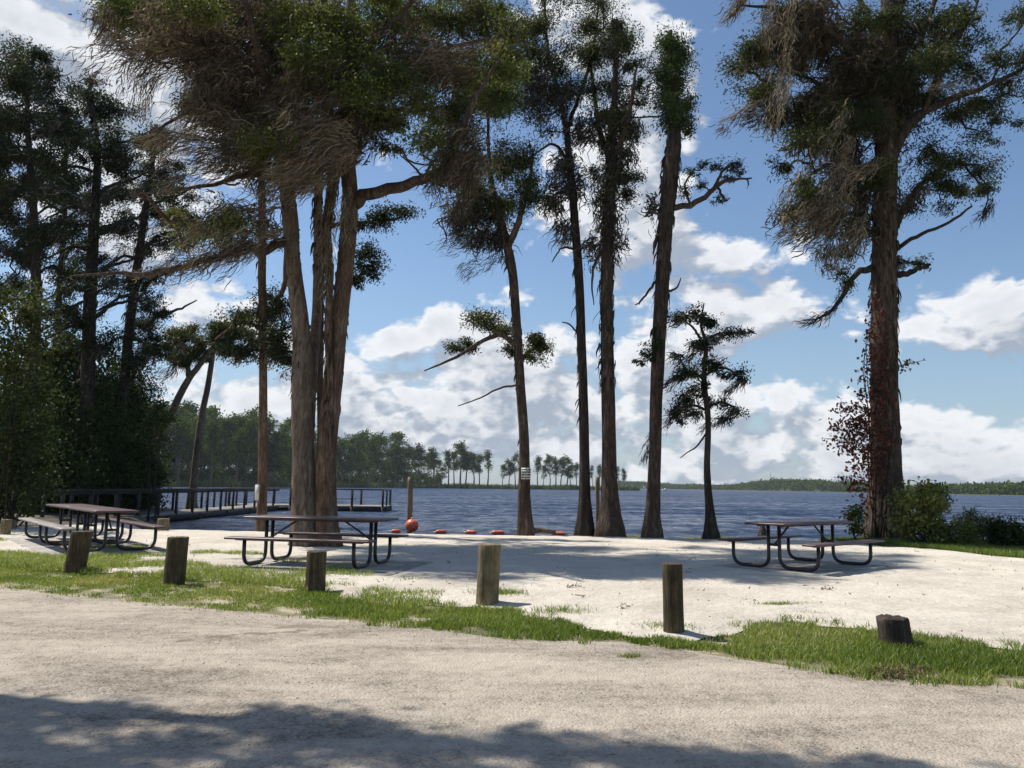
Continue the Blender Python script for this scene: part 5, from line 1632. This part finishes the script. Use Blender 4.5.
def wood_mass():
    mb = MB()
    a = RP[:, 0] / RP[:, 1]
    N = 9000
    px = rng.uniform(605, 1200, N)
    t = (px - 512) / F
    Yd = np.interp(t, a, RP[:, 1]) + 4 + rng.random(N) * 90
    top = np.interp(px, [600, 640, 680, 730, 750, 775, 800, 830, 860, 880, 920, 960, 1024, 1200], [480, 482.5, 485, 486, 482.5, 480.3, 480.5, 482, 484, 486, 487.5, 487, 485.5, 484])
    hor = 486.2 + .0135 * (px - 512)
    zt = CAMZ + (hor - top) / F * Yd
    blob = .75 + .45 * fbm(px * .12, Yd * .02, 3)
    z = WZ + .3 + np.maximum(zt * blob, 2.0) * rng.random(N) ** .55
    for k in range(N):
        leaves(mb, np.array([t[k] * Yd[k], Yd[k], z[k]]) + rng.normal(0, 1, (9, 3)) * np.array([1.6, 1.6, .9]), 2.6, 1.5, (0, 0, -.1), .4, .45 + .25 * (fbm(np.array(px[k] * .3), np.array(Yd[k] * .1)) - .5))
    tag(mb.build('distant_woods', M['leaf_far']), 'low hazy wooded shore across the lake on the right', 'woods', None, 'stuff')


wood_mass()

# radio mast and a small white boat near the far shore
mp = at(770.5, 481, 1100)
root = thing('radio_mast', 'thin radio mast rising above the far wooded hill', 'mast', (mp[0], mp[1], 0))
m = MB()
hm = at(770.5, 473, 1100)[2]
for sx, sy in ((-1, -1), (1, -1), (0, 1)):
    tube(m, [(sx * .8, sy * .8, 0), (sx * .6, sy * .6, hm * .5), (sx * .35, sy * .35, hm)], .16, 5)
for z in np.arange(1, hm, 1.6):
    tube(m, [(-.7, -.7, z), (.7, -.7, z + .8)], .1, 4); tube(m, [(.7, -.7, z), (0, .7, z + .8)], .1, 4)
m.build('lattice', M['mast'], root)
m = MB(); tube(m, [(0, 0, hm), (0, 0, hm + 1), (0, 0, hm + 2.5)], .1, 5); m.build('antenna', M['mast'], root)
bp = at(665.5, 489.5, 640)
root = thing('motor_boat', 'tiny white boat on the far water beside the tall cypress trunk', 'boat', (bp[0], bp[1], WZ), R(20))
m = MB()
hx = np.linspace(-1, 1, 9)
V = []
for t in hx:
    w = .9 * (1 - max(0, t) ** 2.2)
    V += [[t * 2.6, -w - .02, .8 + .15 * max(0, t)], [t * 2.6, -w * .6 - .01, .0], [t * 2.6, w * .6 + .01, .0], [t * 2.6, w + .02, .8 + .15 * max(0, t)]]
idx = np.arange(36).reshape(9, 4)
q = [[idx[i, j], idx[i + 1, j], idx[i + 1, (j + 1) % 4], idx[i, (j + 1) % 4]] for i in range(8) for j in range(4)] + [list(idx[0]), list(idx[8])]
m.add(V, q); m.build('hull', M['hull'], root)
m = MB(); box(m, (-.1, 0, 1.2), (1.5, 1.2, .75)); m.build('cabin', M['hull'], root)

# ------------------------------------------------------------------ tree outside the frame whose shade falls on the road
def shade_tree():
    base = np.array([-9.2, 7.6, 0])
    Yd = 7.6
    T = Tree('oak_tree', 'big spreading tree just beyond the left edge whose crown shades the gravel road', 'tree', base, Yd)
    W = smooth_path([(-9.2, 7.6, -.3, .42), (-9.1, 7.6, 1.5, .34), (-8.8, 7.5, 4, .3), (-8.3, 7.4, 7, .24), (-8, 7.2, 10, .14), (-7.8, 7, 12.5, .04)], 30)
    tube(T.wood, W[:, :3], W[:, 3], 16, (5, np.full(30, .05), 1), .06)
    T.sk.append((W[8:, :3], T.wood))
    limbs = [[(-8.6, 7.5, 6, .16), (-7, 7.3, 7.6, .11), (-5, 7.0, 8.6, .07), (-3.2, 6.7, 9.0, .03)],
             [(-8.3, 7.4, 7.2, .15), (-7.2, 6.8, 9, .1), (-5.6, 6.4, 10, .06), (-4.2, 6.2, 10.4, .03)],
             [(-8.5, 7.5, 6.4, .14), (-7.6, 6.4, 8, .1), (-6.4, 5.6, 9, .06), (-5.2, 5.2, 9.4, .03)],
             [(-8.2, 7.3, 8, .14), (-9.4, 7.6, 10, .09), (-10.6, 7.8, 11, .04)]]
    for l in limbs:
        Wl = smooth_path(l, 14)
        mb = MB()
        T.limbs.append(mb)
        tube(mb, Wl[:, :3], Wl[:, 3], 7, None, .1)
        T.sk.append((Wl[:, :3], mb))
    sh = np.array([-.88, .47]) * (1 / math.tan(R(57)))
    # crown clusters, each where its shade meets the road
    spots = [(-3.5, 4.95, 9.6, .4), (-2.9, 4.85, 9.4, .35), (-2.4, 4.75, 9.5, .4), (-2.9, 4.2, 9.5, .4), (-1.75, 4.3, 9.2, .3), (-1.3, 4.75, 9.2, .28), (-.95, 4.6, 9.4, .33), (-.5, 4.3, 9.6, .4), (.2, 4.35, 9.3, .3), (.75, 4.2, 9.4, .35), (1.25, 4.05, 9.6, .35), (1.75, 4.0, 9.3, .3), (-3.7, 4.2, 9.8, .45), (-2.1, 3.95, 9.8, .4), (-1.2, 3.9, 9.8, .45), (-.3, 3.85, 9.9, .45), (.6, 3.75, 9.8, .45), (-2.7, 3.5, 10.3, .5), (-1.6, 3.3, 10.3, .5), (-.4, 3.1, 10.4, .6), (.8, 3.1, 10.4, .6), (1.6, 3.4, 10.2, .5), (2.4, 3.75, 9.8, .3), (-4.4, 4.6, 9.8, .5), (-4.6, 3.8, 10, .6), (-.6, 2.2, 11, .8), (-2.6, 2.2, 11, .8), (1.4, 2.2, 11, .8)]
    for gx, gy, hz, rad in spots:
        c = np.array([gx + sh[0] * hz, gy + sh[1] * hz, hz])
        a0 = T.near(c)
        Pp = T.twig(a0, c, .05, .012, .06, 9, 5)
        T.sk.append((Pp[3:], T.mb))
        k = 14
        cen = c + rand_unit(k) * rng.uniform(.2, 1, (k, 1)) * np.array([rad, rad, rad * .7])
        for e in cen:
            T.twig(Pp[rng.integers(4, 9)], e, .012, .004, .1, 5, 3)
            leaves(T.leaf, e + rng.normal(0, rad * .3, (36, 3)), .13, .065, (0, 0, -.2), .5, .5)
    T.finish('bark_grey', 'leaf_cyp', 'moss')


shade_tree()

# ------------------------------------------------------------------ light and sky
SUN_AZ = math.atan2(-.88, .47)       # from +Y towards +X
SUN_EL = R(57)
sd = Vector((math.cos(SUN_EL) * math.sin(SUN_AZ), math.cos(SUN_EL) * math.cos(SUN_AZ), math.sin(SUN_EL)))
sl = bpy.data.lights.new('sun', 'SUN')
sl.energy = 5.0
sl.angle = R(.53)
sl.color = (1, .95, .87)
so = bpy.data.objects.new('sun', sl)
C.objects.link(so)
so.rotation_euler = (-sd).to_track_quat('-Z', 'Y').to_euler()

w = bpy.data.worlds.new('World')
bpy.context.scene.world = w
w.use_nodes = True
nt = w.node_tree
nt.nodes.clear()
sky = nd(nt, 'ShaderNodeTexSky', sky_type='NISHITA')
sky.sun_disc = False
sky.sun_elevation = SUN_EL
sky.sun_rotation = SUN_AZ
sky.air_density = 1.0
sky.dust_density = 0.6
sky.ozone_density = 2.5
skyb = nd(nt, 'ShaderNodeBackground', {'Color': mixc(nt, 1.0, sky.outputs[0], (.94, 1.0, 1.03), 'MULTIPLY'), 'Strength': 0.1})

# cloud field over directions: azimuth a, elevation e (radians)
g = bpy.data.node_groups.new('cloud_field', 'ShaderNodeTree')
g.interface.new_socket('Dir', in_out='INPUT', socket_type='NodeSocketVector')
g.interface.new_socket('Value', in_out='OUTPUT', socket_type='NodeSocketFloat')
gi = g.nodes.new('NodeGroupInput'); go = g.nodes.new('NodeGroupOutput')
sep = nd(g, 'ShaderNodeSeparateXYZ', {0: gi.outputs[0]})
az = mth(g, 'ARCTAN2', sep.outputs[0], sep.outputs[1])
el = mth(g, 'ARCSINE', sep.outputs[2])


def pxang(px, py):
    d = ray(px, py); d = d / np.linalg.norm(d)
    return math.atan2(d[0], d[1]), math.asin(d[2])


CL = [(60, 120, 200, 170, 1.35), (170, 40, 60, 60, .5), (240, 330, 80, 36, .7), (180, 400, 90, 40, .5), (300, 400, 60, 50, .6), (355, 375, 26, 30, .45),
      (393, 339, 30, 17, .75), (440, 322, 26, 22, .7), (510, 345, 80, 45, .8), (460, 400, 90, 50, .55), (560, 440, 150, 40, .65), (640, 400, 120, 60, .68),
      (590, 5, 70, 50, .8), (600, 40, 52, 44, .75), (655, 60, 50, 34, .75), (690, 85, 16, 28, .7), (620, 150, 84, 90, .95), (640, 240, 74, 56, .75), (730, 270, 60, 36, .75), (770, 310, 80, 36, .65), (800, 260, 40, 26, .55), (680, 330, 70, 40, .6),
      (760, 395, 70, 20, .65), (780, 455, 170, 38, .75), (955, 325, 85, 42, 1.1), (1010, 300, 44, 40, .7), (930, 430, 100, 40, .85), (1000, 455, 90, 40, .8), (860, 440, 60, 40, .6), (1005, 25, 36, 40, .55), (965, 243, 11, 9, .3), (400, 440, 120, 36, .45), (240, 440, 120, 40, .5), (520, 200, 50, 70, .35)]
acc = None
for px, py, rx, ry, wt in CL:
    a0, e0 = pxang(px, py)
    a1, _ = pxang(px + rx, py); _, e1 = pxang(px, py - ry)
    da = mth(g, 'DIVIDE', mth(g, 'SUBTRACT', az, a0), abs(a1 - a0))
    de = mth(g, 'DIVIDE', mth(g, 'SUBTRACT', el, e0), abs(e1 - e0))
    r2_ = mth(g, 'ADD', mth(g, 'MULTIPLY', da, da), mth(g, 'MULTIPLY', de, de))
    ex = mth(g, 'MULTIPLY', mth(g, 'POWER', 2.718, mth(g, 'MULTIPLY', r2_, -1.0)), wt)
    acc = ex if acc is None else mth(g, 'ADD', acc, ex)
acc = mth(g, 'MINIMUM', acc, 1.0)
# beyond the framed part of the sky: broken cloud everywhere
out_m = mth(g, 'SUBTRACT', 1.0, mth(g, 'MULTIPLY', mth(g, 'LESS_THAN', mth(g, 'ABSOLUTE', az), .75), mth(g, 'LESS_THAN', el, .62)))
comb = nd(g, 'ShaderNodeCombineXYZ', {0: mth(g, 'MULTIPLY', az, 1.0), 1: mth(g, 'MULTIPLY', el, 1.55), 2: 0.3})
lowf = noise(g, gi.outputs[0], 2.6, 3, .5)
acc = mth(g, 'ADD', acc, mth(g, 'MULTIPLY', out_m, mth(g, 'MULTIPLY', lowf, .36)))
fn = noise(g, comb.outputs[0], 9.0, 10, .6, .15)
wob = nd(g, 'ShaderNodeTexNoise', {'Vector': comb.outputs[0], 'Scale': 18.0, 'Detail': 4.0})
wv = nd(g, 'ShaderNodeVectorMath', {0: wob.outputs[1], 1: (.07, .07, .07)}, operation='MULTIPLY')
cv = nd(g, 'ShaderNodeVectorMath', {0: comb.outputs[0], 1: wv.outputs[0]}, operation='ADD')
vor = nd(g, 'ShaderNodeTexVoronoi', {'Vector': cv.outputs[0], 'Scale': 15.0, 'Detail': 2.0, 'Roughness': .6}, feature='F1')
puff = mth(g, 'SUBTRACT', .86, vor.outputs['Distance'])
val = mth(g, 'ADD', acc, mth(g, 'ADD', mth(g, 'MULTIPLY', puff, .75), mth(g, 'MULTIPLY', mth(g, 'SUBTRACT', fn, .5), 1.7)))
g.links.new(val, go.inputs[0])

tc = nt.nodes.new('ShaderNodeTexCoord')
dirn = tc.outputs['Generated']
g1 = nt.nodes.new('ShaderNodeGroup'); g1.node_tree = g
nt.links.new(dirn, g1.inputs[0])
off = nd(nt, 'ShaderNodeVectorMath', {0: dirn, 1: (-.018, 0, .03)}, operation='ADD')
g2 = nt.nodes.new('ShaderNodeGroup'); g2.node_tree = g
nt.links.new(off.outputs[0], g2.inputs[0])
mask = nd(nt, 'ShaderNodeMapRange', {0: g1.outputs[0], 1: .32, 2: .70, 3: 0.0, 4: 1.0}, interpolation_type='SMOOTHSTEP').outputs[0]
edge = mth(nt, 'SUBTRACT', g1.outputs[0], g2.outputs[0])
shade = nd(nt, 'ShaderNodeMapRange', {0: edge, 1: -.28, 2: .34, 3: 0.0, 4: 1.0}, interpolation_type='SMOOTHSTEP').outputs[0]
thick = nd(nt, 'ShaderNodeMapRange', {0: g1.outputs[0], 1: .6, 2: 1.7, 3: 1.0, 4: .42}).outputs[0]
ccol = mixc(nt, mth(nt, 'MULTIPLY', shade, thick), (.40, .46, .56), (.97, .98, 1.0))
cb = nd(nt, 'ShaderNodeBackground', {'Color': ccol, 'Strength': 0.8})
# thin veil towards the horizon
sp2 = nd(nt, 'ShaderNodeSeparateXYZ', {0: dirn})
veil = nd(nt, 'ShaderNodeMapRange', {0: sp2.outputs[2], 1: 0.0, 2: .3, 3: .5, 4: .0}, interpolation_type='SMOOTHSTEP').outputs[0]
vb_ = nd(nt, 'ShaderNodeBackground', {'Color': (.50, .64, .82, 1), 'Strength': .62})
mx0 = nd(nt, 'ShaderNodeMixShader', {0: veil, 1: skyb.outputs[0], 2: vb_.outputs[0]})
mx1 = nd(nt, 'ShaderNodeMixShader', {0: mth(nt, 'MULTIPLY', mask, .96), 1: mx0.outputs[0], 2: cb.outputs[0]})
ow = nt.nodes.new('ShaderNodeOutputWorld')
nt.links.new(mx1.outputs[0], ow.inputs[0])
w.cycles.sampling_method = 'MANUAL'
w.cycles.sample_map_resolution = 512

# ------------------------------------------------------------------ air
hz = MB()
box(hz, (100, 700, 18), (3600, 2000, 41.2))
hm_, hnt, hout = new_mat('air')
pv = nd(hnt, 'ShaderNodeVolumePrincipled', {'Color': (.86, .92, 1.0, 1), 'Density': .00011, 'Anisotropy': .2})
hnt.links.new(pv.outputs[0], hout.inputs['Volume'])
HAZE = True
if HAZE:
    tag(hz.build('haze', hm_), 'thin blue air over the lake', 'haze', None, 'stuff')

sc = bpy.context.scene
sc.view_settings.view_transform = 'Standard'
sc.view_settings.look = 'None'
sc.view_settings.exposure = 0.3
sc.view_settings.gamma = 1.0
sc.cycles.max_bounces = 6
sc.cycles.volume_bounces = 0
sc.cycles.transparent_max_bounces = 6
